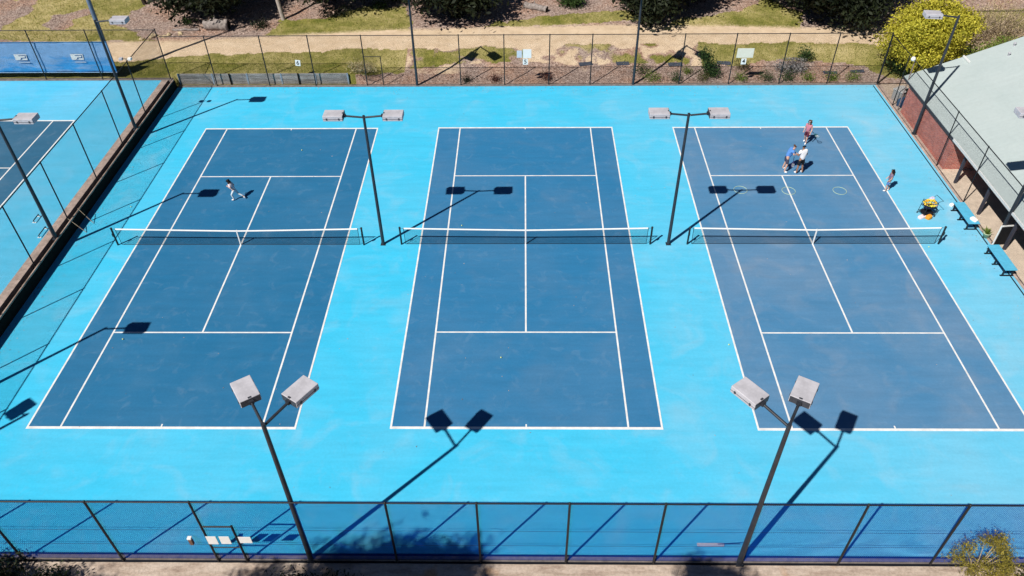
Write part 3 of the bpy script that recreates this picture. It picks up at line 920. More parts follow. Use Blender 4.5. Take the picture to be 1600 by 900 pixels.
# security lamp beside the far corner of the clubhouse
t = thing('lamp_post', 'thin pale post with small white lamp at the far corner of the clubhouse', 'lamp post', (24.15, 14.0, -0.02))
MB().tube([(0, 0, -0.05), (0, 0, 3.35)], 0.032, 8).build('post', mcol('post_pale', (0.30, 0.22, 0.20, 1)), t)
MB().tube([(0, 0, 3.32), (-0.14, -0.05, 3.52)], 0.02, 6).build('bracket', M['gutter'], t)
MB().lathe((-0.18, -0.06, 3.52), [(0.01, 0.16), (0.09, 0.14), (0.15, 0.02), (0.12, -0.08), (0.01, -0.10)], 12).build('lamp_shade', M['white'], t)
# ------------------------------------------------------------------ sleeper wall, signs, boxes
def sleeper_wall():
    t = thing('sleeper_wall', 'grey weathered sleeper wall behind the far left corner of the fence', 'wall', (-23.9, 17.90, 0))
    bays = [0.0, 2.35, 4.75, 7.1, 9.45, 11.7]
    for i in range(len(bays) - 1):
        a, b = bays[i], bays[i + 1]
        for k in range(4):
            MB().bevbox(((a + b) / 2, random.uniform(-0.008, 0.008), 0.10 + 0.195 * k), (b - a - 0.07, 0.09, 0.186), 0.012).build('sleeper', M['sleeper'], t)
    for i, a in enumerate(bays):
        MB().box2((a - 0.055, -0.075, -0.1), (a + 0.055, -0.048, 0.80)).box2((a - 0.012, -0.048, -0.1), (a + 0.012, 0.05, 0.80)).build('steel_upright', mcol('zinc_upright', (0.30, 0.36, 0.43, 1)), t)
    for a in (3.55, 8.3):
        MB().box2((a - 0.04, -0.12, -0.05), (a + 0.04, -0.052, 0.82)).build('timber_stake', M['dark_hollow'], t)
sleeper_wall()

def text_mesh(txt, size, mat):
    cu = bpy.data.curves.new('txt', 'FONT'); cu.body = txt; cu.size = size; cu.align_x = 'CENTER'; cu.align_y = 'CENTER'; cu.extrude = 0.002; cu.offset = 0.006
    o = bpy.data.objects.new('txt', cu); COL.objects.link(o)
    dg = bpy.context.evaluated_depsgraph_get()
    me = bpy.data.meshes.new_from_object(o.evaluated_get(dg))
    bpy.data.objects.remove(o, do_unlink=True)
    me.materials.clear(); me.materials.append(mat)
    return me
YS = 17.48
def num_sign(x, z, ch, label, tilt=0.0):
    t = thing('court_number_sign', label, 'sign', (x, YS, z), 0.0, 'court number signs on the back fence')
    t.rotation_euler.y = tilt
    MB().bevbox((0, 0, 0), (0.34, 0.018, 0.42), 0.006).build('board', M['white'], t)
    o = link('digit', text_mesh(ch, 0.40, M['ink']), t, (0, -0.012, 0.0))
    o.rotation_euler = (math.pi / 2, 0, 0)
num_sign(-15.33, 1.74, '6', 'tilted number 6 sign alone on the back fence, behind the left court', 0.10)
num_sign(0.02, 1.76, '5', 'number 5 sign hanging below the white board behind the middle court')
num_sign(14.62, 1.72, '4', 'small white sign with a black 4 below the cream board', -0.04)
def board(x0, x1, z0, z1, mat, label, edge=None):
    t = thing('notice_board', label, 'sign', ((x0 + x1) / 2, YS, (z0 + z1) / 2))
    MB().bevbox((0, 0, 0), (x1 - x0, 0.02, z1 - z0), 0.006).build('board', mat, t)
    if edge is not None:
        MB().box2((-(x1 - x0) / 2 - 0.03, -0.013, -(z1 - z0) / 2), (-(x1 - x0) / 2 - 0.001, 0.012, (z1 - z0) / 2)).build('edge_strip', edge, t)
    return t
board(-0.14, 0.42, 2.02, 2.64, M['white'], 'white board with a green edge above the number 5 sign', mcol('sign_green', (0.05, 0.30, 0.14, 1)))
board(-0.55, -0.22, 2.05, 2.55, mcol('pale_blue_board', (0.55, 0.62, 0.70, 1)), 'narrow pale board left of the white board on the back fence')
b4 = board(14.08, 15.18, 1.98, 2.64, M['cream'], 'wide cream board above the number 4 sign')

def rear_sign(x0, x1, z0, z1, label):
    t = thing('notice_sheet', label, 'sign', ((x0 + x1) / 2, -17.76, (z0 + z1) / 2), 0.0, 'white sheets on the front gate')
    MB().bevbox((0, 0, 0), (x1 - x0, 0.012, z1 - z0), 0.004).build('board', M['white'], t)
    for sx in (-1, 1):
        MB().box2((sx * (x1 - x0) * 0.35 - 0.012, 0.007, -0.015), (sx * (x1 - x0) * 0.35 + 0.012, 0.06, 0.015)).build('clip', M['black_steel'], t)
rear_sign(-10.70, -10.36, 1.28, 1.76, 'white notice on the front gate, leftmost of the three sheets')
rear_sign(-10.26, -9.92, 1.30, 1.76, 'white notice on the front gate, middle of the three sheets')
rear_sign(-9.62, -9.20, 1.36, 1.74, 'white notice just right of the gate post on the front fence')
t = thing('switch_box', 'small brown box with white top on the front fence left of the gate', 'box', (-11.28, -17.73, 1.2))
MB().bevbox((0, 0, 0.2), (0.12, 0.10, 0.34), 0.01).build('case', mcol('box_brown', (0.16, 0.09, 0.06, 1)), t)
MB().bevbox((0, 0, 0.41), (0.14, 0.12, 0.07), 0.01).build('cap', M['white'], t)
MB().box2((-0.03, 0.051, 0.1), (0.03, 0.075, 0.3)).build('bracket', M['black_steel'], t)

# twin camera / siren on top of a left fence post
t = thing('fence_floodlight', 'small white twin floodlight on top of a left fence post', 'floodlight', (-24.27, 12.69, 4.19))
MB().tube([(0, 0, -0.02), (0, 0, 0.14)], 0.02, 6).build('stem', M['black_steel'], t)
MB().tube([(-0.26, 0, 0.14), (0.26, 0, 0.14)], 0.018, 6).build('crossbar', M['black_steel'], t)
for s in (-1, 1):
    MB().bevbox((s * 0.27, -0.05, 0.16), (0.20, 0.22, 0.14), 0.02).build('lamp', M['white'] if s > 0 else M['lamp'], t)

# long label on the court behind the front fence
t = thing('court_broom', 'pale broom lying by the front fence near the right pole', 'broom', (6.62, -16.98, 0.0))
MB().bevbox((-0.15, 0, 0.05), (0.95, 0.10, 0.07), 0.015).build('head', mcol('broom_pale', (0.62, 0.60, 0.58, 1)), t)
MB().box2((-0.60, -0.05, 0.002), (0.30, 0.05, 0.02)).build('bristles', mcol('bristle', (0.25, 0.22, 0.20, 1)), t)
MB().tube([(0.1, 0, 0.09), (0.62, -0.45, 0.9)], 0.013, 6).build('handle', M['black_steel'], t)

# ------------------------------------------------------------------ benches and things beside them
def bench(y0, y1, label, bx_=23.35):
    yc = (y0 + y1) / 2; Ln = y1 - y0
    t = thing('bench', label, 'bench', (bx_, yc, 0.0), 0.0, 'blue benches by the veranda')
    for k in range(3):
        MB().bevbox((-0.20 + 0.20 * k, 0, 0.46), (0.194, Ln, 0.04), 0.008).build('seat_plank', M['bench_blue'], t)
    for sx in (-0.255, 0.255):
        MB().box2((sx - 0.018, -Ln / 2 + 0.05, 0.38), (sx + 0.018, Ln / 2 - 0.05, 0.437)).build('seat_rail', M['black_steel'], t)
    for yy in (-Ln / 2 + 0.14, 0.0, Ln / 2 - 0.14):
        l = MB().box2((-0.27, yy - 0.03, 0.33), (0.27, yy + 0.03, 0.378))
        for sx in (-1, 1):
            l.box2((sx * 0.23 - 0.025, yy - 0.028, 0.03), (sx * 0.23 + 0.025, yy + 0.028, 0.329))
        l.box2((-0.33, yy - 0.045, 0.002), (0.33, yy + 0.045, 0.03))
        l.build('leg', M['black_steel'], t)
bench(1.12, 3.05, 'blue slatted bench at the veranda fence with a white bag on it')
bench(-2.60, -0.62, 'blue slatted bench at the veranda fence, the nearer empty one', 23.52)
def bag(c, s, label, name='sports_bag', mat=None, cat='bag'):
    m = MB().ball((0, 0, 0), 1.0, 18, 12, s)
    sq = lambda v, r: math.copysign(abs(v / r) ** 0.38, v) * r
    m.v = [(sq(x, s[0]), sq(y, s[1]), sq(z, s[2])) for x, y, z in m.v]
    m.v = [(x * (1 + 0.12 * math.sin(7 * y)), y * (1 + 0.1 * math.cos(9 * x)), max(z, -s[2] * 0.75) + 0.02 * math.sin(11 * x + 5 * y)) for x, y, z in m.v]
    t = thing(name, label, cat, (c[0], c[1], c[2]), 0.4)
    m.v = [(x, y, z + s[2] * 0.75) for x, y, z in m.v]
    m.build('bag_body', mat or M['white_tape'], t)
    MB().tube([(-s[0] * 0.5, 0, s[2] * 1.5), (-s[0] * 0.2, 0, s[2] * 2.0), (s[0] * 0.2, 0, s[2] * 2.0), (s[0] * 0.5, 0, s[2] * 1.5)], 0.014, 6).build('strap', mat or M['white_tape'], t)
bag((23.42, 1.42, 0.482), (0.12, 0.17, 0.06), 'white bag lying on the farther blue bench')
bag((23.25, 3.38, 0.0), (0.10, 0.09, 0.07), 'small white bag on the court at the far end of the farther bench')
# pot plant
t = thing('pot_plant', 'small pale pot with yellow green leaves between the two benches', 'plant', (23.85, 0.60, 0.0))
MB().lathe((0, 0, 0), [(0.01, 0.0), (0.13, 0.0), (0.17, 0.24), (0.185, 0.25), (0.185, 0.28), (0.15, 0.28), (0.14, 0.22), (0.01, 0.22)], 16).build('pot', mcol('pot_pale', (0.45, 0.55, 0.35, 1)), t)
lf = MB()
for k in range(60):
    a = random.uniform(0, 6.28); e = random.uniform(0.3, 1.4); ln = random.uniform(0.2, 0.45)
    d = Vector((math.cos(a) * math.cos(e), math.sin(a) * math.cos(e) + 0.25, math.sin(e))); s = Vector((-math.sin(a), math.cos(a), 0)) * 0.03
    p = Vector((0, 0, 0.22)); q = p + d * ln * 0.55; r = p + d * ln + Vector((0, 0, -0.05))
    lf.quadify([p, q - s, r, q + s], [(0, 1, 2, 3)])
lf.build('leaves', M['leaf_lime'], t)
# freestanding board
t = thing('display_board', 'white framed board with shade-blackened panel standing at the fence by the nearer bench', 'board', (23.93, -0.10, 0.0), R(6))
MB().box2((-0.03, -0.02, 0.08), (0.62, 0.02, 1.20)).build('panel', M['ink'], t)  # black colour stands for the board's shaded side
MB().box2((-0.075, -0.03, 0.0), (-0.031, 0.03, 1.26)).build('frame_edge', M['white'], t)
MB().box2((-0.031, -0.03, 1.203), (0.66, 0.03, 1.26)).build('frame_top', M['white'], t)
MB().box2((0.621, -0.03, 0.0), (0.66, 0.03, 1.20)).build('frame_edge', M['white'], t)
MB().box2((-0.08, -0.2, 0.0), (-0.03, -0.031, 0.04)).box2((0.62, 0.031, 0.0), (0.66, 0.2, 0.04)).build('foot', M['black_steel'], t)
# things in the yard corner past the fence
t = thing('grey_bin', 'grey storage box behind the fence at the far right corner', 'box', (24.75, 15.4, -0.03), 0.5)
MB().bevbox((0, 0, 0.35), (0.8, 0.7, 0.7), 0.03).build('box_body', mcol('bin_grey', (0.30, 0.29, 0.28, 1)), t)
MB().bevbox((0, 0, 0.735), (0.88, 0.78, 0.06), 0.02).build('lid', mcol('bin_lid', (0.42, 0.42, 0.42, 1)), t)
bag((24.62, 14.55, -0.03), (0.30, 0.26, 0.30), 'dark blue sack behind the fence by the brick corner', 'sack', mcol('sack_blue', (0.03, 0.07, 0.14, 1)), 'sack')

# low hurdles on the upper court, and pale stakes leaning over the retaining wall
def hurdle(x, y, L, label, z0=0.60, rz=R(90)):
    t = thing('training_hurdle', label, 'hurdle', (x, y, z0), rz, 'low training hurdles')
    MB().tube([(-L / 2, 0, 0.0), (-L / 2, 0, 0.15), (L / 2, 0, 0.15), (L / 2, 0, 0.0)], 0.026, 8).build('bar', M['black_steel'], t)
    for s in (-1, 1):
        MB().bevbox((s * L / 2, 0, 0.02), (0.06, 0.20, 0.035), 0.01).build('foot', M['white'], t)
hurdle(-25.93, 1.40, 0.55, 'low hurdle with white feet on the upper court, the farther one')
hurdle(-25.05, 0.22, 0.75, 'low hurdle with white feet beside the retaining wall on the upper court')
for k, (a, b) in enumerate((((-24.18, 1.30, 0.74), (-23.36, 1.05, 0.02)), ((-24.05, 2.2, 0.76), (-23.30, 1.85, 0.02)))):
    o = MB().tube([a, b], 0.016, 6).build('wooden_stake', M['twig'])
    tag(o, 'thin pale stake leaning over the retaining wall, %s one' % ('nearer' if k == 0 else 'farther'), 'stake')

# ------------------------------------------------------------------ hoops, balls, ball cart
hm = MB().torus((0, 0, 0.012), 0.365, 0.013, 40, 6).mesh('hoop', mcol('hoop_lime', (0.48, 0.62, 0.42, 1)))
for x, y, lb in ((12.10, 4.91, 'pale green hoop lying on the right court, left of the three'), (14.77, 4.81, 'pale green hoop over the centre line of the right court'), (17.62, 4.80, 'pale green hoop lying on the right court, right of the three')):
    tag(link('hoop', hm, None, (x, y, 0.006)), lb, 'hoop', 'training hoops on the right court')
bm_ = MB().ball((0, 0, 0.033), 0.034, 10, 8).mesh('tennis_ball', mcol('ball_felt', (0.62, 0.72, 0.30, 1)))
def ball(x, y, lb, z=0.006):
    tag(link('tennis_ball', bm_, None, (x, y, z)), lb, 'ball')
ball(-3.4, -3.6 + 5.2, 'tennis ball on the middle court left of its centre line, beyond the net')
ball(-21.85, 3.35, 'tennis ball on the blue apron beside the left fence shadow')
ball(-1.1, -8.0, 'tennis ball on the middle court behind the near service line')
ball(9.05, -7.2, 'tennis ball on the pale apron between middle and right courts')
ball(-13.6, 9.2, 'tennis ball near the far baseline of the left court')
ball(20.6, -0.25, 'tennis ball under the right end of the right net')
ball(-18.3, -6.9, 'tennis ball behind the near service line of the left court')

def ball_cart():
    t = thing('ball_cart', 'coaching cart heaped with yellow and orange balls on the right apron', 'ball cart', (21.52, 2.55, 0.0), R(12))
    fr = MB()
    for sx in (-0.30, 0.30):
        for sy in (-0.24, 0.24):
            fr.tube([(sx * 1.1, sy * 1.1, 0.09), (sx * 0.95, sy * 0.95, 0.95)], 0.015, 6)
    for z in (0.20, 0.58, 0.86):
        k = 1.1 - 0.15 * z
        fr.tube([(-0.3 * k, -0.24 * k, z), (0.3 * k, -0.24 * k, z), (0.3 * k, 0.24 * k, z), (-0.3 * k, 0.24 * k, z), (-0.3 * k, -0.24 * k, z)], 0.012, 6)
    fr.tube([(0.30, 0.22, 0.93), (0.48, 0.30, 1.02), (0.48, -0.30, 1.02), (0.30, -0.22, 0.93)], 0.014, 6)
    fr.build('frame', M['black_steel'], t)
    for sx in (-0.33, 0.33):
        for sy in (-0.265, 0.265):
            w = MB(); w.torus((sx, sy, 0.055), 0.04, 0.016, 14, 6, Matrix.Rotation(R(90), 3, 'X')); w.build('wheel', M['black_steel'], t)
    bk = MB()
    V = []; F = []
    k = 0.95
    bk.quadify([(-0.29, -0.23, 0.60), (0.29, -0.23, 0.60), (0.29, 0.23, 0.60), (-0.29, 0.23, 0.60)], [(0, 1, 2, 3)])
    for (x0, y0), (x1, y1) in (((-0.29, -0.23), (0.29, -0.23)), ((0.29, -0.23), (0.29, 0.23)), ((0.29, 0.23), (-0.29, 0.23)), ((-0.29, 0.23), (-0.29, -0.23))):
        for i in range(13):
            f = i / 12
            bk.tube([(x0 + (x1 - x0) * f, y0 + (y1 - y0) * f, 0.60), (x0 + (x1 - x0) * f, y0 + (y1 - y0) * f, 0.86)], 0.004, 4, False)
    bk.build('basket', mcol('basket_navy', (0.02, 0.03, 0.10, 1)), t)
    MB().box2((-0.30, -0.24, 0.215), (0.30, 0.24, 0.235)).build('lower_shelf', M['black_steel'], t)
    return t
ball_cart()
def heap(nm, cx, cy, z0, rx, ry, n, mats, label):
    bmb = [MB() for _ in mats]
    for i in range(n):
        a = random.uniform(0, 6.28); r = math.sqrt(random.random())
        x = cx + rx * r * math.cos(a); y = cy + ry * r * math.sin(a)
        z = z0 + 0.26 * (1 - r * r) * random.uniform(0.4, 1.0)
        bmb[0 if random.random() < 0.66 else 1].ball((x, y, z), 0.036, 7, 5)
    for k, (b, m) in enumerate(zip(bmb, mats)):
        tag(b.build(nm, m), label % ('yellow', 'orange', 'red')[k], 'balls', None, 'stuff')
heap('ball_heap', 21.52, 2.55, 0.74, 0.36, 0.29, 150, [mcol('ball_yellow', (0.80, 0.64, 0.06, 1)), mcol('ball_orange', (0.80, 0.33, 0.04, 1))], 'heap of %s practice balls in the coaching cart')
bag((21.62, 2.72, 0.88), (0.13, 0.10, 0.07), 'pale lilac bag on top of the ball cart', 'cloth_bag', mcol('bag_lilac', (0.55, 0.52, 0.68, 1)))
bag((21.22, 2.28, 0.0), (0.22, 0.11, 0.09), 'white and pink racket bag on the ground beside the ball cart', 'racket_bag', mcol('bag_pink', (0.80, 0.66, 0.68, 1)))
bag((21.54, 2.22, 0.0), (0.15, 0.12, 0.12), 'orange bag on the ground in front of the ball cart', 'kit_bag', mcol('bag_orange', (0.70, 0.30, 0.03, 1)))

# ------------------------------------------------------------------ people
def skin_obj(name, nodes, edges, mat, parent=None, sub=2):
    """nodes: list of (pos, radius); grown with a Skin modifier, then frozen"""
    me = bpy.data.meshes.new(name)
    me.from_pydata([tuple(p) for p, r in nodes], edges, [])
    o = bpy.data.objects.new(name, me)
    COL.objects.link(o)
    md = o.modifiers.new('skin', 'SKIN'); md.use_smooth_shade = True
    sv = me.skin_vertices[0].data
    adj = {i: set() for i in range(len(nodes))}
    for a, b in edges: adj[a].add(b); adj[b].add(a)
    seen = set()
    for i in range(len(nodes)):
        sv[i].radius = (nodes[i][1], nodes[i][1])
        sv[i].use_root = False
        if i not in seen:
            sv[i].use_root = True
            st = [i]
            while st:
                q = st.pop()
                if q in seen: continue
                seen.add(q); st.extend(adj[q])
    ms = o.modifiers.new('sub', 'SUBSURF'); ms.levels = sub; ms.render_levels = sub
    dg = bpy.context.evaluated_depsgraph_get()
    m2 = bpy.data.meshes.new_from_object(o.evaluated_get(dg))
    bpy.data.objects.remove(o, do_unlink=True)
    m2.materials.clear(); m2.materials.append(mat)
    m2.polygons.foreach_set('use_smooth', [True] * len(m2.polygons))
    m2.name = name
    return link(name, m2, parent)

def person(label, loc, face, h, P, skin, shirt, short, shoe, hair, long_hair=False, legs_cover=False, cap=None, sleeves='short'):
    """P: joints in a 1.75 m frame, x right, y forward"""
    k = h / 1.75
    J = dict(pelvis=(0, 0, .95), chest=(0, .01, 1.28), neck=(0, .01, 1.47), chin=(0, .05, 1.54), head=(0, .03, 1.63), top=(0, .01, 1.70),
             shL=(-.18, 0, 1.42), shR=(.18, 0, 1.42), hipL=(-.10, 0, .90), hipR=(.10, 0, .90))
    J.update(P)
    lean = Vector(P.get('lean', (0, 0, 0)))
    J = {n: Vector(p) * k for n, p in J.items() if n != 'lean'}
    for n in ('chest', 'neck', 'chin', 'head', 'top', 'shL', 'shR'):
        f = {'chest': 0.6, 'neck': 1.0, 'chin': 1.15, 'head': 1.2, 'top': 1.25, 'shL': 0.92, 'shR': 0.92}[n]
        if n not in P: J[n] = J[n] + lean * k * f
    nodes = []; idx = {}
    def add(n, p, r):
        idx[n] = len(nodes); nodes.append((p, r * k)); return idx[n]
    E = []
    add('pelvis', J['pelvis'], .125); add('waist', (J['pelvis'] + J['chest']) / 2, .115); add('chest', J['chest'], .135)
    add('neck', J['neck'], .055); add('chin', J['chin'], .062); add('head', J['head'], .088); add('top', J['top'], .062)
    E += [(idx['pelvis'], idx['waist']), (idx['waist'], idx['chest']), (idx['chest'], idx['neck']), (idx['neck'], idx['chin']), (idx['chin'], idx['head']), (idx['head'], idx['top'])]
    fw = Vector((0, 1, 0))
    for s, sg in (('L', -1), ('R', 1)):
        a = add('sh' + s, J['sh' + s], .062); b = add('el' + s, J['el' + s], .042); c = add('wr' + s, J['wr' + s], .030)
        dirh = (J['wr' + s] - J['el' + s]).normalized()
        pl = add('palm' + s, J['wr' + s] + dirh * 0.075 * k, .032)
        E += [(idx['chest'], a), (a, b), (b, c), (c, pl)]
        hp = add('hip' + s, J['hip' + s], .092); kn = add('kn' + s, J['kn' + s], .062); an = add('an' + s, J['an' + s], .042)
        to = add('toe' + s, J['toe' + s], .040)
        E += [(idx['pelvis'], hp), (hp, kn), (kn, an), (an, to)]
        # five fingers, each its own short chain rooted in the palm
        pc = nodes[pl][0]
        side = dirh.cross(Vector((0, 0, 1)))
        side = side.normalized() if side.length > 0.1 else Vector((1, 0, 0))
        up = side.cross(dirh)
        for fi, (off, ln) in enumerate(((-.027, .070), (-.009, .080), (.009, .076), (.027, .060), (-.036 * sg, .055))):
            r0 = pc + side * off * k; thumb = fi == 4
            d1 = (dirh + (side * -0.8 * sg if thumb else side * off * 4)).normalized()
            n0 = add('f', r0 + (dirh * -0.03 * k if thumb else Vector()), .010); n1 = add('f', nodes[n0][0] + d1 * ln * .6 * k + dirh * .02 * k, .009)
            n2 = add('f', nodes[n1][0] + (d1 * .5 - up * .5) * ln * .6 * k, .008)
            E += [(n0, n1), (n1, n2)]
    body = skin_obj('person', nodes, E, skin)
    body.location = loc; body.rotation_euler.z = face
    tag(body, label, 'person', 'people on the courts')
    g = lambda n: nodes[idx[n]][0]
    mid = lambda a, b, f: g(a) + (g(b) - g(a)) * f
    # shirt
    sf = 0.62 if sleeves == 'short' else (0.98 if sleeves == 'long' else 0.12)
    sn = [(g('pelvis') + Vector((0, 0, -.10 * k)), .150 * k), (g('waist'), .160 * k), (g('chest'), .178 * k), (mid('chest', 'neck', .82), .085 * k)]
    se = [(0, 1), (1, 2), (2, 3)]
    for s in 'LR':
        i = len(sn); sn += [(g('sh' + s), .095 * k), (mid('sh' + s, 'el' + s, min(sf, 1)), .080 * k)]
        se += [(2, i), (i, i + 1)]
        if sleeves == 'long':
            sn.append((mid('el' + s, 'wr' + s, .9), .045 * k)); se.append((i + 1, i + 2))
    skin_obj('shirt', sn, se, shirt, body)
    # shorts or leggings
    pn = [(g('pelvis') + Vector((0, 0, .10 * k)), .130 * k), (g('pelvis') + Vector((0, 0, -.05 * k)), .150 * k)]; pe = [(0, 1)]
    for s in 'LR':
        i = len(pn)
        if legs_cover:
            pn += [(g('hip' + s), .100 * k), (g('kn' + s), .070 * k), (mid('kn' + s, 'an' + s, .9), .050 * k)]
            pe += [(1, i), (i, i + 1), (i + 1, i + 2)]
        else:
            pn += [(g('hip' + s), .108 * k), (mid('hip' + s, 'kn' + s, .95), .098 * k)]
            pe += [(1, i), (i, i + 1)]
    skin_obj('leggings' if legs_cover else 'shorts', pn, pe, short, body)
    for s in 'LR':
        d = (g('toe' + s) - g('an' + s))
        skin_obj('shoe', [(g('an' + s) + Vector((0, 0, -.015 * k)), .066 * k), (g('an' + s) + d * .6 + Vector((0, 0, .0 * k)), .064 * k), (g('toe' + s) + d * .2, .054 * k)], [(0, 1), (1, 2)], shoe, body, 1)
    # hair and face
    hd = g('head'); ax = (g('top') - g('chin')).normalized()
    hn = [(hd + ax * .01 * k + Vector((0, -.035, 0)) * k, .112 * k), (hd + ax * .055 * k + Vector((0, -.012, 0)) * k, .112 * k), (hd + ax * .085 * k + Vector((0, .025, 0)) * k, .078 * k)]
    he = [(0, 1), (1, 2)]
    if long_hair:
        hn += [(hd + Vector((0, -.095, -.08)) * k, .085 * k), (hd + Vector((0, -.15, -.20)) * k, .065 * k), (hd + Vector((0, -.19, -.32)) * k, .025 * k)]
        he += [(0, 3), (3, 4), (4, 5)]
    skin_obj('hair', hn, he, hair, body)
    if cap is not None:
        skin_obj('cap', [(hd + ax * .075 * k, .092 * k), (hd + ax * .07 * k + Vector((0, .10, 0)) * k, .045 * k), (hd + ax * .055 * k + Vector((0, .16, 0)) * k, .03 * k)], [(0, 1), (1, 2)], cap, body)
    for s in (-1, 1):
        MB().ball(tuple(hd + Vector((s * .032, .082, .0)) * k), .012 * k, 6, 4).build('eye', M['ink'], body)
    return body

SK = mcol('skin_light', (0.60, 0.36, 0.27, 1), 0.6); SK2 = mcol('skin_tan', (0.32, 0.17, 0.11, 1), 0.6)
HB = mcol('hair_black', (0.010, 0.008, 0.009, 1)); HBR = mcol('hair_brown', (0.10, 0.05, 0.03, 1)); SHW = mcol('shoe_white', (0.80, 0.80, 0.80, 1))
BLK = mcol('cloth_black', (0.012, 0.012, 0.014, 1))
# coach in blue, bent forward, holding a racket cover
person('person in blue shirt and dark shorts bending beside the player in white', (15.00, 6.86, 0.008), R(-90), 1.80,
       dict(lean=(0.0, .22, -.05), elL=(-.27, .22, 1.16), wrL=(-.12, .42, 1.12), elR=(.27, .24, 1.18), wrR=(.12, .44, 1.14),
            knL=(-.16, .06, .50), anL=(-.20, -.02, .07), toeL=(-.24, .14, .045), knR=(.15, .05, .50), anR=(.20, -.03, .07), toeR=(.24, .12, .045)),
       SK, mcol('cloth_blue', (0.10, 0.26, 0.62, 1)), mcol('cloth_slate', (0.06, 0.06, 0.10, 1)), SHW, HBR)
# player in white
person('person in white shirt and black shorts standing close to the one in blue', (15.80, 6.62, 0.008), R(18), 1.78,
       dict(lean=(0.0, .08, 0), elL=(-.27, .08, 1.14), wrL=(-.16, .28, 1.08), elR=(.28, .05, 1.13), wrR=(.19, .26, 1.06),
            knL=(-.13, .03, .49), anL=(-.17, -.02, .07), toeL=(-.19, .14, .045), knR=(.14, .02, .49), anR=(.18, -.06, .07), toeR=(.22, .10, .045)),
       SK2, mcol('cloth_white', (0.80, 0.79, 0.80, 1)), BLK, SHW, HB)
# girl walking in from the far baseline with a racket
person('child in pink and dark red walking in from the far baseline with a racket', (17.06, 9.94, 0.008), R(140), 1.52,
       dict(lean=(0.0, .03, 0), elL=(-.26, .02, 1.15), wrL=(-.27, .20, .98), elR=(.25, -.06, 1.15), wrR=(.24, .10, .95),
            knL=(-.11, .14, .50), anL=(-.11, .12, .08), toeL=(-.12, .28, .05), knR=(.11, -.02, .50), anR=(.11, -.20, .10), toeR=(.12, -.06, .05)),
       SK, mcol('cloth_rose', (0.52, 0.20, 0.26, 1)), mcol('cloth_maroon', (0.10, 0.02, 0.04, 1)), SHW, HBR, True, False, mcol('cap_grey', (0.30, 0.30, 0.36, 1)), 'none')
# child by the right sideline
person('child with black hair and blue shorts walking beside the right sideline', (20.20, 4.80, 0.008), R(72), 1.36,
       dict(elL=(-.24, -.04, 1.16), wrL=(-.22, .10, .98), elR=(.25, .03, 1.16), wrR=(.22, .17, .98),
            knL=(-.11, .10, .50), anL=(-.11, .06, .08), toeL=(-.12, .22, .05), knR=(.11, -.02, .50), anR=(.11, -.16, .10), toeR=(.12, -.02, .05)),
       SK, mcol('cloth_mauve', (0.24, 0.17, 0.24, 1)), mcol('cloth_denim', (0.10, 0.20, 0.46, 1)), SHW, HB, True)
# runner on the left court
person('child with black hair in pale leggings running on the left court', (-16.15, 4.05, 0.008), R(88), 1.34,
       dict(lean=(0.0, .20, -.04), pelvis=(0, 0, .90), elL=(-.26, .05, 1.12), wrL=(-.16, .28, 1.22), elR=(.26, .0, 1.10), wrR=(.14, .24, 1.14), hipL=(-.10, 0, .85), hipR=(.10, 0, .85),
            knL=(-.11, .24, .50), anL=(-.11, .14, .09), toeL=(-.11, .31, .05), knR=(.11, -.18, .48), anR=(.11, -.52, .26), toeR=(.11, -.60, .10)),
       SK, mcol('cloth_pink', (0.80, 0.70, 0.74, 1)), mcol('cloth_pale', (0.66, 0.74, 0.78, 1)), SHW, HB, True, True)

def racket(loc, rot, label, col):
    t = thing('tennis_racket', label, 'racket', loc)
    t.rotation_euler = rot
    MB().tube([(0, 0, 0), (0, 0, 0.22)], 0.016, 8).build('grip', M['ink'], t)
    fr = MB().tube([(0, 0, 0.22), (-0.05, 0, 0.36)], 0.010, 6).tube([(0, 0, 0.22), (0.05, 0, 0.36)], 0.010, 6)
    fr.torus((0, 0, 0.50), 0.135, 0.011, 26, 6, Matrix.Rotation(R(90), 3, 'X'))
    fr.build('frame', col, t)
    st = MB()
    for k in range(-5, 6):
        c = k * 0.022; hl = math.sqrt(max(0.130 ** 2 - c * c, 0))
        st.box2((c - 0.001, -0.001, 0.50 - hl), (c + 0.001, 0.001, 0.50 + hl)); st.box2((-hl, -0.001, 0.50 + c - 0.001), (hl, 0.0015, 0.50 + c + 0.001))
    st.build('strings', M['white_tape'], t)
racket((17.30, 9.98, 0.78), (R(100), 0, R(30)), 'tennis racket held low by the child in pink', mcol('racket_teal', (0.05, 0.22, 0.24, 1)))
racket((15.36, 6.78, 1.02), (R(150), R(20), R(20)), 'dark purple racket held between the two adults', mcol('racket_purple', (0.04, 0.02, 0.14, 1)))

# ------------------------------------------------------------------ vegetation
def quads_mesh(name, P, U, Vv, mat, double=False):
    """leaf quads: centres P, half axes U and Vv (numpy n x 3); a diamond each"""
    n = len(P)
    co = np.empty((n, 4, 3))
    co[:, 0] = P - U; co[:, 1] = P - Vv + U * 0.15; co[:, 2] = P + U; co[:, 3] = P + Vv + U * 0.15
    me = bpy.data.meshes.new(name)
    me.vertices.add(n * 4); me.vertices.foreach_set('co', co.astype(np.float32).ravel())
    me.loops.add(n * 4); me.loops.foreach_set('vertex_index', np.arange(n * 4, dtype=np.int32))
    me.polygons.add(n); me.polygons.foreach_set('loop_start', np.arange(0, n * 4, 4, dtype=np.int32)); me.polygons.foreach_set('loop_total', np.full(n, 4, dtype=np.int32))
    me.materials.append(mat)
    me.update(calc_edges=True); me.validate()
    return me

def rand_dirs(n):
    v = RNG.normal(size=(n, 3)); return v / np.linalg.norm(v, axis=1)[:, None]

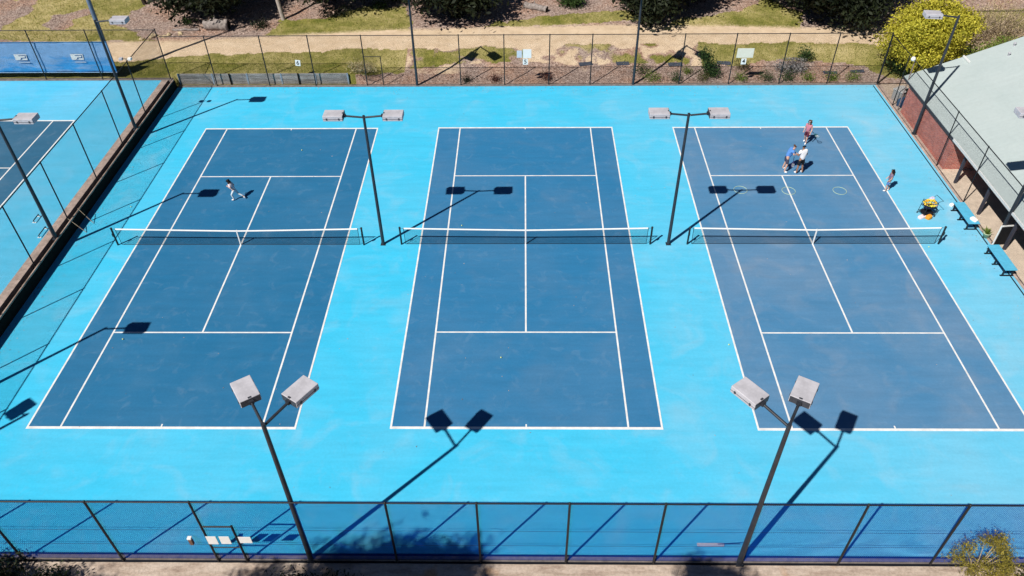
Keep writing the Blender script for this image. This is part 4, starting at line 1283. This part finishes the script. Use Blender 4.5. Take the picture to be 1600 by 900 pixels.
def foliage(lobes, n, size, aspect=0.4, droop=0.0, shell=0.55, clump=14):
    """lobes: (cx,cy,cz,rx,ry,rz). leaves gathered in small clumps spread through each lobe"""
    w = np.array([l[3] * l[4] * l[5] for l in lobes]) ** 0.7; w = w / w.sum()
    Ps = []; Os = []
    for l, k in zip(lobes, w):
        m = max(3, int(n * k / clump))
        d = rand_dirs(m)
        r = (shell + (1 - shell) * RNG.random(m)) ** (1 / 1.6)
        r *= 0.86 + 0.30 * fbm(d[:, 0] * 2.5 + l[0], d[:, 1] * 2.5 + d[:, 2] * 2.0 + l[1], 1.0, 3)
        c = d * r[:, None] * np.array(l[3:6]) + np.array(l[:3])
        sp = size * 2.6
        Os.append(np.repeat(d, clump, 0))
        Ps.append(np.repeat(c, clump, 0) + RNG.normal(size=(m * clump, 3)) * sp * np.array([1, 1, 0.7]))
    P = np.concatenate(Ps)
    m = len(P)
    O = np.concatenate(Os)
    N_ = O * 0.55 + rand_dirs(m) * 0.75 + np.array([0, 0, 0.25]); N_ /= np.linalg.norm(N_, axis=1)[:, None]
    U = rand_dirs(m); U[:, 2] = U[:, 2] * 0.7 - droop
    U -= (U * N_).sum(1)[:, None] * N_; U /= np.linalg.norm(U, axis=1)[:, None]
    B = np.cross(N_, U)
    s = size * (0.6 + 0.8 * RNG.random(m))[:, None]
    return P, U * s, B * s * aspect

def limb_tree(mb, base, top, r0, r1, lobes, bend=0.3, nsub=2):
    base = Vector(base); top = Vector(top)
    mid = (base + top) / 2 + Vector((random.uniform(-bend, bend), random.uniform(-bend, bend), 0))
    mb.tube([base - Vector((0, 0, 0.3)), base + Vector((0, 0, 0.05)), mid, top], [r0 * 1.3, r0 * 1.1, (r0 + r1) / 2, r1], 9)
    for l in lobes:
        c = Vector(l[:3])
        a = base + (top - base) * random.uniform(0.55, 0.95)
        m = (a + c) / 2 + Vector((random.uniform(-.3, .3), random.uniform(-.3, .3), random.uniform(0, .3)))
        mb.tube([a, m, c], [r1 * 0.85, r1 * 0.5, r1 * 0.2], 6)
        for q in range(nsub):
            e = c + Vector((random.uniform(-.7, .7) * l[3], random.uniform(-.7, .7) * l[4], random.uniform(-.4, .7) * l[5]))
            mb.tube([m, (m + e) / 2 + Vector((0, 0, 0.1)), e], [r1 * 0.4, r1 * 0.25, r1 * 0.08], 5)

def tree(name, label, cat, x, y, h, lobes, n, size, leaf, bark='bark', r0=0.2, r1=0.1, droop=0.2, aspect=0.4, shell=0.5, z=None, lean=(0, 0), group=None, clump=14):
    z0 = (gz(x, y) if y > 17.5 else -0.06) if z is None else z
    t = thing(name, label, cat, (x, y, z0), 0.0, group)
    mb = MB()
    limb_tree(mb, (0, 0, 0), (lean[0], lean[1], h), r0, r1, lobes)
    mb.build('trunk', M[bark], t)
    P, U, B = foliage(lobes, n, size, aspect, droop, shell, clump)
    ok = P[:, 2] > 0.05
    link('crown', quads_mesh('crown', P[ok], U[ok], B[ok], M[leaf]), t)
    return t
def lobes_around(c, R_, rz, n, lr, seed):
    rr = random.Random(seed); L = []
    for i in range(n):
        a = rr.uniform(0, 6.28); q = math.sqrt(rr.random())
        L.append((c[0] + R_ * q * math.cos(a), c[1] + R_ * q * math.sin(a), c[2] + rz * rr.uniform(-0.8, 0.8), lr * rr.uniform(.8, 1.25), lr * rr.uniform(.8, 1.25), lr * rr.uniform(.6, .85)))
    return L
GP = 'dark trees along the top of the path'
tree('spreading_tree', 'dark spreading tree at the top left, behind the grey stump on the mulch', 'tree', -24.0, 28.2, 3.0, lobes_around((-0.2, 0.0, 3.0), 3.0, 1.3, 14, 1.8, 1), 22000, 0.20, 'leaf_dark', group=GP)
tree('low_tree', 'dark low tree left of the pole at the top, beside the green lawn', 'tree', -15.2, 29.6, 3.0, lobes_around((0.0, 0.0, 3.0), 2.8, 1.3, 12, 1.7, 2), 18000, 0.20, 'leaf_dark', group=GP)
tree('dense_tree', 'dark tree right of the top left back pole, edge of the lawn', 'tree', -5.9, 28.0, 3.0, lobes_around((0.0, 0.0, 3.0), 2.9, 1.3, 14, 1.7, 3), 20000, 0.20, 'leaf_dark', group=GP)
tree('round_tree', 'dark round tree overhanging the path behind the right back pole', 'tree', 9.7, 27.6, 2.8, lobes_around((0.0, 0.0, 2.6), 2.2, 1.2, 14, 1.6, 4), 22000, 0.20, 'leaf_dark', group=GP)
tree('thin_tree', 'small dark reddish tree at the top between two larger dark trees', 'tree', 15.6, 30.4, 2.6, lobes_around((0.0, -0.2, 2.6), 2.0, 1.0, 8, 1.3, 5), 6500, 0.15, 'leaf_dark', group=GP)
tree('wide_tree', 'largest dark tree reaching over the path, left of the golden bush', 'tree', 22.9, 27.7, 2.8, lobes_around((0.0, -0.2, 2.7), 3.8, 1.3, 20, 1.8, 6), 32000, 0.20, 'leaf_dark', group=GP)
tree('gum_tree', 'slim gum tree with pale bare trunk on the mulch', 'tree', -18.5, 26.3, 8.5, lobes_around((0.0, 1.6, 10.5), 2.6, 1.5, 8, 1.3, 7), 3500, 0.14, 'leaf_gum', 'pale_bark', 0.15, 0.10, 0.5, 0.3, lean=(-0.9, 0.6))
tree('dark_stem_tree', 'dark forked tree trunk at the top left edge of the lawn', 'tree', -30.2, 29.2, 6.0, lobes_around((0.2, 0.8, 7.5), 2.2, 1.2, 6, 1.2, 8), 2500, 0.14, 'leaf_dark', 'bark', 0.16, 0.09, lean=(-0.6, 0.5))
# understorey shrubs at the top
def shrub(name, label, x, y, lobes, n, size, leaf, bark='bark', z=None, droop=-0.2, aspect=0.4, shell=0.3, stems=5, group=None, clump=10, r=0.03):
    z0 = (gz(x, y) if y > 17.5 else -0.06) if z is None else z
    t = thing(name, label, 'shrub', (x, y, z0), 0.0, group)
    mb = MB()
    for l in lobes:
        for q in range(max(1, stems // len(lobes))):
            e = Vector(l[:3]) + Vector((random.uniform(-.6, .6) * l[3], random.uniform(-.6, .6) * l[4], random.uniform(-.2, .8) * l[5]))
            mb.tube([(random.uniform(-.05, .05), random.uniform(-.05, .05), -0.05), e * 0.5 + Vector((0, 0, 0.05)), e], [r, r * 0.65, r * 0.2], 5)
    mb.build('stems', M[bark], t)
    P, U, B = foliage(lobes, n, size, aspect, droop, shell, clump)
    ok = P[:, 2] > 0.02
    link('foliage', quads_mesh('foliage', P[ok], U[ok], B[ok], M[leaf]), t)
    return t
shrub('olive_shrub', 'olive green shrub at the top edge of the lawn, left of the back pole', -10.6, 29.6, [(0, 0, .9, 1.3, 1.0, 1.0), (1.1, .2, .8, .9, .8, .8)], 2600, 0.09, 'leaf_olive')
shrub('dark_shrub', 'round dark shrub on the mulch at the top, right of the fallen log', 3.4, 28.6, [(0, 0, .8, 1.0, .9, .8), (.5, -.2, .5, .7, .7, .5)], 2200, 0.09, 'leaf_mid')
shrub('reddish_shrub', 'reddish brown shrub at the top between the round tree and the widest tree', 13.4, 29.4, [(0, 0, .6, 1.2, .8, .7)], 1500, 0.08, 'leaf_brown')
shrub('mulch_shrub', 'dark low shrub on the mulch just right of the lawn at the top', -3.6, 27.7, [(0, 0, .35, 1.1, .8, .45), (-1.2, .3, .3, .7, .6, .35)], 1300, 0.08, 'leaf_dark')
shrub('small_shrub', 'small dark shrub alone on the mulch below the tree line', -5.2, 26.5, [(0, 0, .25, .55, .45, .3)], 450, 0.07, 'leaf_dark')
shrub('lawn_tuft', 'little dark tuft standing on the green lawn at the top', -11.3, 28.2, [(0, 0, .25, .5, .35, .25)], 350, 0.07, 'leaf_mid')
shrub('twiggy_shrub', 'sparse twiggy shrub on the mulch left of the lawn', -14.8, 26.7, [(0, 0, .35, .9, .6, .35), (.9, .3, .4, .6, .5, .4)], 600, 0.08, 'leaf_dark', stems=16)
shrub('edge_shrub', 'sparse dark shrub between the pale trunk and the path', -19.9, 25.0, [(0, 0, .3, .6, .6, .3)], 300, 0.08, 'leaf_dark', stems=14)
shrub('mulch_plant', 'small green plant on the mulch left of the grey stump', -25.7, 25.6, [(0, 0, .2, .4, .3, .2)], 250, 0.07, 'leaf_mid')

# golden bush, dark bush and dry shrub by the clubhouse corner
def golden():
    t = thing('golden_bush', 'large golden yellow bush behind the far corner of the clubhouse', 'bush', (27.0, 19.2, 0.75))
    L = lobes_around((0, 0, 2.3), 2.2, 1.3, 26, 1.1, 21) + [(0, 0, 2.2, 2.2, 2.0, 1.7), (-2.3, -.3, 1.6, .9, .9, .7), (2.2, .3, 1.8, 1.0, .9, .8), (0.2, -1.5, 1.1, 1.2, .9, .7), (-.3, .4, 4.3, .9, .9, .7), (.6, .2, 4.0, .8, .8, .7), (1.2, -1.3, 1.2, .9, .8, .7), (-1.3, -1.2, 1.3, .9, .8, .7)]
    mb = MB(); limb_tree(mb, (0, 0, 0), (0.1, 0, 2.0), 0.16, 0.09, L[:8]); mb.build('trunk', M['bark'], t)
    P, U, B = foliage(L, 40000, 0.080, 0.5, -0.35, 0.62, 12)
    link('crown', quads_mesh('crown', P, U, B, M['leaf_gold']), t)
golden()
shrub('dark_bush', 'dark green bush below the golden bush at the fence corner', 25.9, 18.7, [(0, 0, 1.0, .95, .9, 1.1), (.6, -.3, .7, .8, .7, .7)], 3600, 0.08, 'leaf_mid')
def dry_shrub():
    x, y = 33.2, 22.6
    t = thing('dry_shrub', 'bare straw coloured twiggy shrub right of the golden bush', 'shrub', (x, y, gz(x, y)))
    mb = MB()
    for k in range(150):
        a = random.uniform(0, 6.28); e = random.uniform(0.25, 1.45); ln = random.uniform(2.0, 3.8)
        d = Vector((math.cos(a) * math.cos(e) * 1.25, math.sin(a) * math.cos(e), math.sin(e)))
        p = Vector((random.uniform(-1.6, 1.6), random.uniform(-.9, .9), 0))
        m = p + d * ln * .5; q = p + d * ln + Vector((random.uniform(-.2, .2), random.uniform(-.2, .2), -0.1))
        mb.tube([p, m, q], [.028, .018, .006], 4, False)
        for s in range(4):
            f = random.uniform(.4, .9); b = p + d * ln * f
            mb.tube([b, b + Vector((random.uniform(-.4, .4), random.uniform(-.4, .4), random.uniform(.1, .5)))], [.011, .004], 3, False)
    mb.build('stems', M['twig'], t)
    P, U, B = foliage([(0, 0, 1.5, 2.6, 1.7, 1.3), (-1.8, -.6, .7, 1.0, .8, .7), (1.2, -1.0, .6, 1.4, .7, .6)], 3600, 0.06, 0.35, 0, 0.2, 8)
    link('foliage', quads_mesh('foliage', P, U, B, M['straw']), t)
dry_shrub()
shrub('verge_bush', 'low yellow green bush along the clubhouse roof edge', 31.0, 18.0, [(-1.0, 0, 1.6, 1.2, .7, .7), (.9, 0, 1.9, 1.4, .7, .8)], 3200, 0.07, 'leaf_lime', z=0.4)

# planting bed behind the back fence
bed = [(-4.1, 18.0, 'leaf_dark', .30, 'small dark plant at the left end of the planting bed'), (-2.1, 18.05, 'leaf_brown', .34, 'small reddish plant second from the left in the planting bed'),
       (1.45, 18.2, 'leaf_brown', .40, 'reddish plant below the number 5 sign in the planting bed'), (8.0, 18.9, 'leaf_mid', .62, 'dark bush just right of the right back pole in the bed'),
       (8.75, 18.0, 'leaf_lime', .58, 'bright green plant in front of the dark bush in the bed'), (10.3, 18.0, 'leaf_mid', .45, 'green plant between the dark bush and the tall leafy shrub'),
       (11.25, 18.9, 'leaf_lime', .32, 'little lime plant left of the tall leafy shrub in the bed'), (12.2, 18.0, 'leaf_olive', .42, 'olive plant at the foot of the tall leafy shrub'),
       (14.75, 18.0, 'leaf_lime', .45, 'lime plant below the number 4 sign, in the front row'), (15.1, 19.3, 'leaf_olive', .58, 'olive bush under the cream board, back row of the bed'),
       (16.5, 18.0, 'leaf_mid', .52, 'deep green plant right of the number 4 sign'), (17.9, 18.0, 'leaf_mid', .55, 'green plant in front of the grey leaved bush'),
       (19.35, 18.0, 'leaf_lime', .44, 'lime plant third from the right end of the bed'), (20.95, 18.0, 'leaf_lime', .46, 'lime plant second from the right end of the bed'),
       (22.4, 18.0, 'leaf_lime', .46, 'lime plant at the right end of the planting bed')]
for x, y, lf_, s, lb in bed:
    shrub('bed_plant', lb, x, y, [(0, 0, s * .7, s, s, s * .8), (s * .3, s * .1, s * .5, s * .6, s * .6, s * .5)], int(900 * s + 150), 0.055, lf_, droop=-0.5, aspect=0.25, group='plants in the bed behind the back fence', clump=6, r=.012)
def tall_leafy():
    t = thing('leafy_shrub', 'tall leaning dark green shrub in the middle of the planting bed', 'shrub', (12.9, 18.5, gz(12.9, 18.5)))
    t.scale = (0.85, 0.85, 0.85)
    L = [(-.1, 0, .5, .50, .45, .45), (-.35, .2, 1.0, .42, .42, .45), (-.6, .3, 1.5, .38, .38, .40), (-.75, .4, 1.9, .25, .25, .3)]
    mb = MB().tube([(0, 0, -.05), (-.3, .15, .9), (-.75, .4, 2.0)], [.05, .035, .01], 6); mb.build('stems', M['bark'], t)
    P, U, B = foliage(L, 1500, .10, .3, -.2, .3, 8); link('foliage', quads_mesh('foliage', P, U, B, M['leaf_mid']), t)
tall_leafy()
shrub('grey_bush', 'silvery grey leaved bush near the right end of the planting bed', 18.3, 19.0, [(0, 0, .5, 1.0, .7, .55), (.7, .1, .4, .6, .5, .4)], 1900, 0.06, 'leaf_grey', group='plants in the bed behind the back fence')
shrub('upright_shrub', 'upright dark green shrub on the verge above the grey bush', 19.6, 20.3, [(0, 0, .55, .36, .36, .5), (.2, -.1, .35, .45, .4, .3)], 700, 0.07, 'leaf_mid')
shrub('dry_grass_clump', 'straw coloured dry clump at the end of the sleeper wall', -11.5, 18.5, [(0, 0, .4, .7, .5, .4), (.6, .1, .25, .5, .4, .25)], 1100, 0.09, 'straw', 'twig', aspect=0.15)
for k, (x, y) in enumerate([(4.3, 20.0), (6.9, 20.0), (10.6, 19.9), (14.0, 20.0), (21.2, 18.9), (23.1, 19.0)]):
    m = MB(); V = []; F = []
    for j in range(5):
        for i in range(7):
            px = (i / 6 - .5) * random.uniform(1.0, 1.15) * 0.9; py = (j / 4 - .5) * 0.34
            V.append((px, py, gz(x + px, y + py) - gz(x, y) + 0.025 + 0.03 * random.random()))
            if i and j: a = j * 7 + i; F.append((a - 8, a - 7, a, a - 1))
    m.quadify(V, F, True)
    o = m.build('weed_mat', M['weedmat'], None, (x, y, gz(x, y)), random.uniform(-.2, .2))
    tag(o, 'patch of grey weed mat showing through the bed mulch, %s from the left' % ('first', 'second', 'third', 'fourth', 'fifth', 'sixth')[k], 'weed mat', 'weed mat patches')

# logs and stones on the mulch
def log(name, label, a, b, r, hollow=True):
    a = Vector(a); b = Vector(b)
    t = thing(name, label, 'log', (a.x, a.y, gz(a.x, a.y)))
    n = 10; pts = []; rad = []
    for i in range(n + 1):
        f = i / n; p = a + (b - a) * f
        pts.append((p.x - a.x, p.y - a.y, r * 0.8 + gz(p.x, p.y) - gz(a.x, a.y) + random.uniform(-.03, .03))); rad.append(r * random.uniform(.85, 1.1))
    MB().tube(pts, rad, 12).build('bole', M['tan_log'], t)
    d = (Vector(pts[-1]) - Vector(pts[-2])).normalized()
    e = Vector(pts[-1])
    if hollow: MB().tube([e + d * 0.004, e + d * 0.02], [r * .78, r * .7], 12).build('hollow_end', M['dark_hollow'], t)
    MB().tube([Vector(pts[4]), Vector(pts[4]) + Vector((.1, .2, r * 1.6))], [r * .3, r * .12], 7).build('branch_stub', M['tan_log'], t)
log('fallen_log', 'fallen grey log with dark hollow end on the mulch at the top', (0.0, 28.3, 0), (1.7, 27.4, 0), 0.24)
log('grey_stump', 'bulky weathered grey stump log beside the path at top left', (-24.0, 24.75, 0), (-22.2, 24.75, 0), 0.42)
log('thin_log', 'thin pale log lying on the mulch left of the grey stump', (-26.4, 24.45, 0), (-24.4, 24.5, 0), 0.09, False)
rk = []
for k in range(16):
    x = -28.4 + 2.9 * random.random() + (0.2 if k < 9 else 0); y = 23.1 + random.uniform(-.3, .5) + 0.25 * (x + 28)
    s = random.uniform(.08, .20)
    m = MB().ball((0, 0, 0), s, 8, 5, (1.2, .9, .7)); m.v = [(a * random.uniform(.85, 1.15), b * random.uniform(.85, 1.15), c) for a, b, c in m.v]; m.s = [False] * len(m.f)
    o = m.build('stone', M['rock'], None, (x, y, gz(x, y) + s * .3), random.uniform(0, 3))
    tag(o, 'small yellowish sandstone rock in the heap edging the path at top left', 'stone', 'sandstone rocks by the path')

# shrubs outside the front fence
def gum_sapling():
    t = thing('gum_sapling', 'straggly grey green shrub in front of the fence at bottom right', 'shrub', (15.25, -17.95, -0.06))
    t.scale = (0.74, 0.74, 0.90)
    tips = [(-.9, .25, 1.5), (-.2, .35, 1.95), (.5, .3, 1.7), (.95, .1, 1.1), (-1.1, .1, 1.05), (.1, -.1, .9), (1.0, -.25, .6), (-.5, -.3, .7), (.3, .3, 2.1), (.8, .2, 1.35), (1.1, -.2, .75), (.5, -.4, .4)]
    mb = MB()
    for q in tips:
        q = Vector(q); mb.tube([(0, 0, -.05), q * .45 + Vector((0, 0, .08)), q], [.035, .022, .006], 6)
    mb.build('stems', M['twig'], t)
    L = [(q[0], q[1], q[2], .40, .32, .30) for q in tips]
    P, U, B = foliage(L, 5600, .060, .24, .2, .1, 7)
    link('foliage', quads_mesh('foliage', P, U, B, M['leaf_gum']), t)
gum_sapling()
shrub('front_shrub', 'dark twiggy shrub at the bottom left corner outside the fence', -17.9, -18.3, [(0, 0, .4, .7, .5, .45), (-.7, .05, .5, .5, .5, .5)], 1500, .07, 'leaf_dark', 'twig', stems=26, r=.014)
shrub('front_shrub', 'second dark twiggy shrub along the bottom left, nearer the gate', -16.2, -18.6, [(0, 0, .3, .6, .4, .4)], 900, .07, 'leaf_dark', 'twig', stems=22, r=.014)
shrub('front_shrub', 'low dark shrub outside the fence right of the gate', -8.0, -18.45, [(0, 0, .18, .9, .3, .2), (1.6, -.1, .18, .9, .3, .2)], 1100, .06, 'leaf_dark', 'twig', stems=20, r=.012)
shrub('front_shrub', 'brown grass shrub beside the straggly shrub at bottom right', 17.2, -18.35, [(0, 0, .3, .8, .4, .35)], 900, .07, 'leaf_olive', 'twig', stems=12, r=.012)
# tall trees beside the camera whose shade falls on the front fence
def shade_lobes(base, L, h):
    """lobes placed so that each one's shade falls on the given ground spot"""
    out = []
    for sx, sy, rx, ry, dz in L:
        z = h + dz
        out.append((sx - 0.642 * z - base[0], sy - 0.65 * z - base[1], z, rx, ry, 0.42))
    return out
TB = (-15.2, -28.6)
tree('roadside_tree', 'tall tree outside the front fence whose shade darkens the fence foot', 'tree', TB[0], TB[1], 13.0, shade_lobes(TB, [(-6.5, -17.85, .8, .5, 0), (-5.3, -17.7, .75, .5, .3), (-4.1, -17.4, .35, .6, .5), (-3.2, -17.85, .8, .5, .2), (-2.1, -17.65, .4, .45, 0), (-4.6, -18.6, 3.0, .75, -.3), (-6.6, -18.9, 1.5, .7, -.4), (-2.9, -18.7, 1.0, .7, -.2), (-5.2, -20.4, 3.4, 1.3, -.8), (-8.6, -19.2, 1.0, .6, -.8), (-3.9, -20.2, 2.2, 1.2, -1.2)], 16.2), 20000, .15, 'leaf_gum', 'pale_bark', .3, .14, z=-.1, shell=.05)
TB = (-2.2, -26.6)
tree('roadside_tree', 'second tree outside the front fence, shading a patch before the right pole', 'tree', TB[0], TB[1], 10.0, shade_lobes(TB, [(5.9, -17.95, .32, .40, 0), (6.3, -18.35, .7, .45, .2), (7.0, -18.5, .5, .4, 0), (6.2, -19.2, 1.2, .7, -.3)], 12.4), 7000, .10, 'leaf_gum', 'pale_bark', .2, .1, z=-.1, shell=.1)
TB = (-26.0, -27.0)
tree('roadside_tree', 'third tree outside the front fence, its twiggy shade at the bottom left', 'tree', TB[0], TB[1], 10.0, shade_lobes(TB, [(-17.6, -18.4, .8, .4, 0), (-15.9, -18.6, .7, .35, .2), (-14.8, -18.7, .5, .35, 0), (-9.6, -18.35, .5, .35, 0), (-8.8, -18.1, .4, .3, 0)], 12.0), 2300, .10, 'leaf_gum', 'pale_bark', .2, .1, z=-.1, shell=.1)

# grass, bark chips: real relief on the park ground
def scatter():
    n = 150000
    x = RNG.uniform(-44, 42, n); y = RNG.uniform(17.95, 31.0, n)
    g, s, d, path, lawn = masks(x, y)
    k = (g > 0.5) & (s < 0.5) & ~((x > -24.3) & (x < -12) & (y < 18.1))
    x1, y1 = x[k], y[k]; z1 = zt(x1, y1); m = len(x1)
    a = RNG.uniform(0, 6.28, m); h = 0.03 + 0.05 * RNG.random(m) ** 2
    P = np.stack([x1, y1, z1 + h * .7], 1)
    U = np.stack([np.cos(a) * .02, np.sin(a) * .02, h], 1); B = np.stack([-np.sin(a), np.cos(a), 0 * a], 1) * 0.014
    tag(link('grass', quads_mesh('grass', P, U, B, M['grass_blade'])), 'short patchy grass growing on the lawns and verge beside the path', 'grass', None, 'stuff')
    k = (g < 0.3) & (s < 0.35) & ~((x > -24.3) & (x < -12) & (y < 18.1)) & ~((x > 24) & (y < 19))
    x1, y1 = x[k], y[k]; z1 = zt(x1, y1); m = len(x1)
    a = RNG.uniform(0, 6.28, m); t_ = RNG.normal(size=m) * .5; ln = .03 + .05 * RNG.random(m)
    P = np.stack([x1, y1, z1 + .018], 1)
    U = np.stack([np.cos(a) * ln, np.sin(a) * ln, t_ * ln * .4], 1); B = np.stack([-np.sin(a) * .018, np.cos(a) * .018, .010 * RNG.normal(size=m)], 1)
    tag(link('bark_chips', quads_mesh('bark_chips', P, U, B, M['chip'])), 'loose pinkish bark chips covering the garden beds', 'mulch', None, 'stuff')
scatter()

def litter():
    """fallen leaves blown against the edges of the courts"""
    n = 1500
    e = RNG.random(n)
    x = np.where(e < .45, RNG.uniform(-23.4, 23.6, n), np.where(e < .8, -23.95 + np.abs(RNG.normal(size=n)) * .5, 23.6 - np.abs(RNG.normal(size=n)) * .35))
    y = np.where(e < .45, 17.35 - np.abs(RNG.normal(size=n)) * .45, RNG.uniform(-17, 17.3, n))
    k = 160
    x[:k] = RNG.uniform(-23, 23, k); y[:k] = RNG.uniform(-17, 17, k)
    a = RNG.uniform(0, 6.28, n); ln = .015 + .03 * RNG.random(n)
    P = np.stack([x, y, np.full(n, .016)], 1)
    U = np.stack([np.cos(a) * ln, np.sin(a) * ln, RNG.normal(size=n) * .005], 1); B = np.stack([-np.sin(a), np.cos(a), 0 * a], 1) * (ln * .4)[:, None]
    tag(link('leaf_litter', quads_mesh('leaf_litter', P, U, B, M['chip'])), 'scattered dry leaves along the edges of the blue courts', 'leaves', None, 'stuff')
litter()
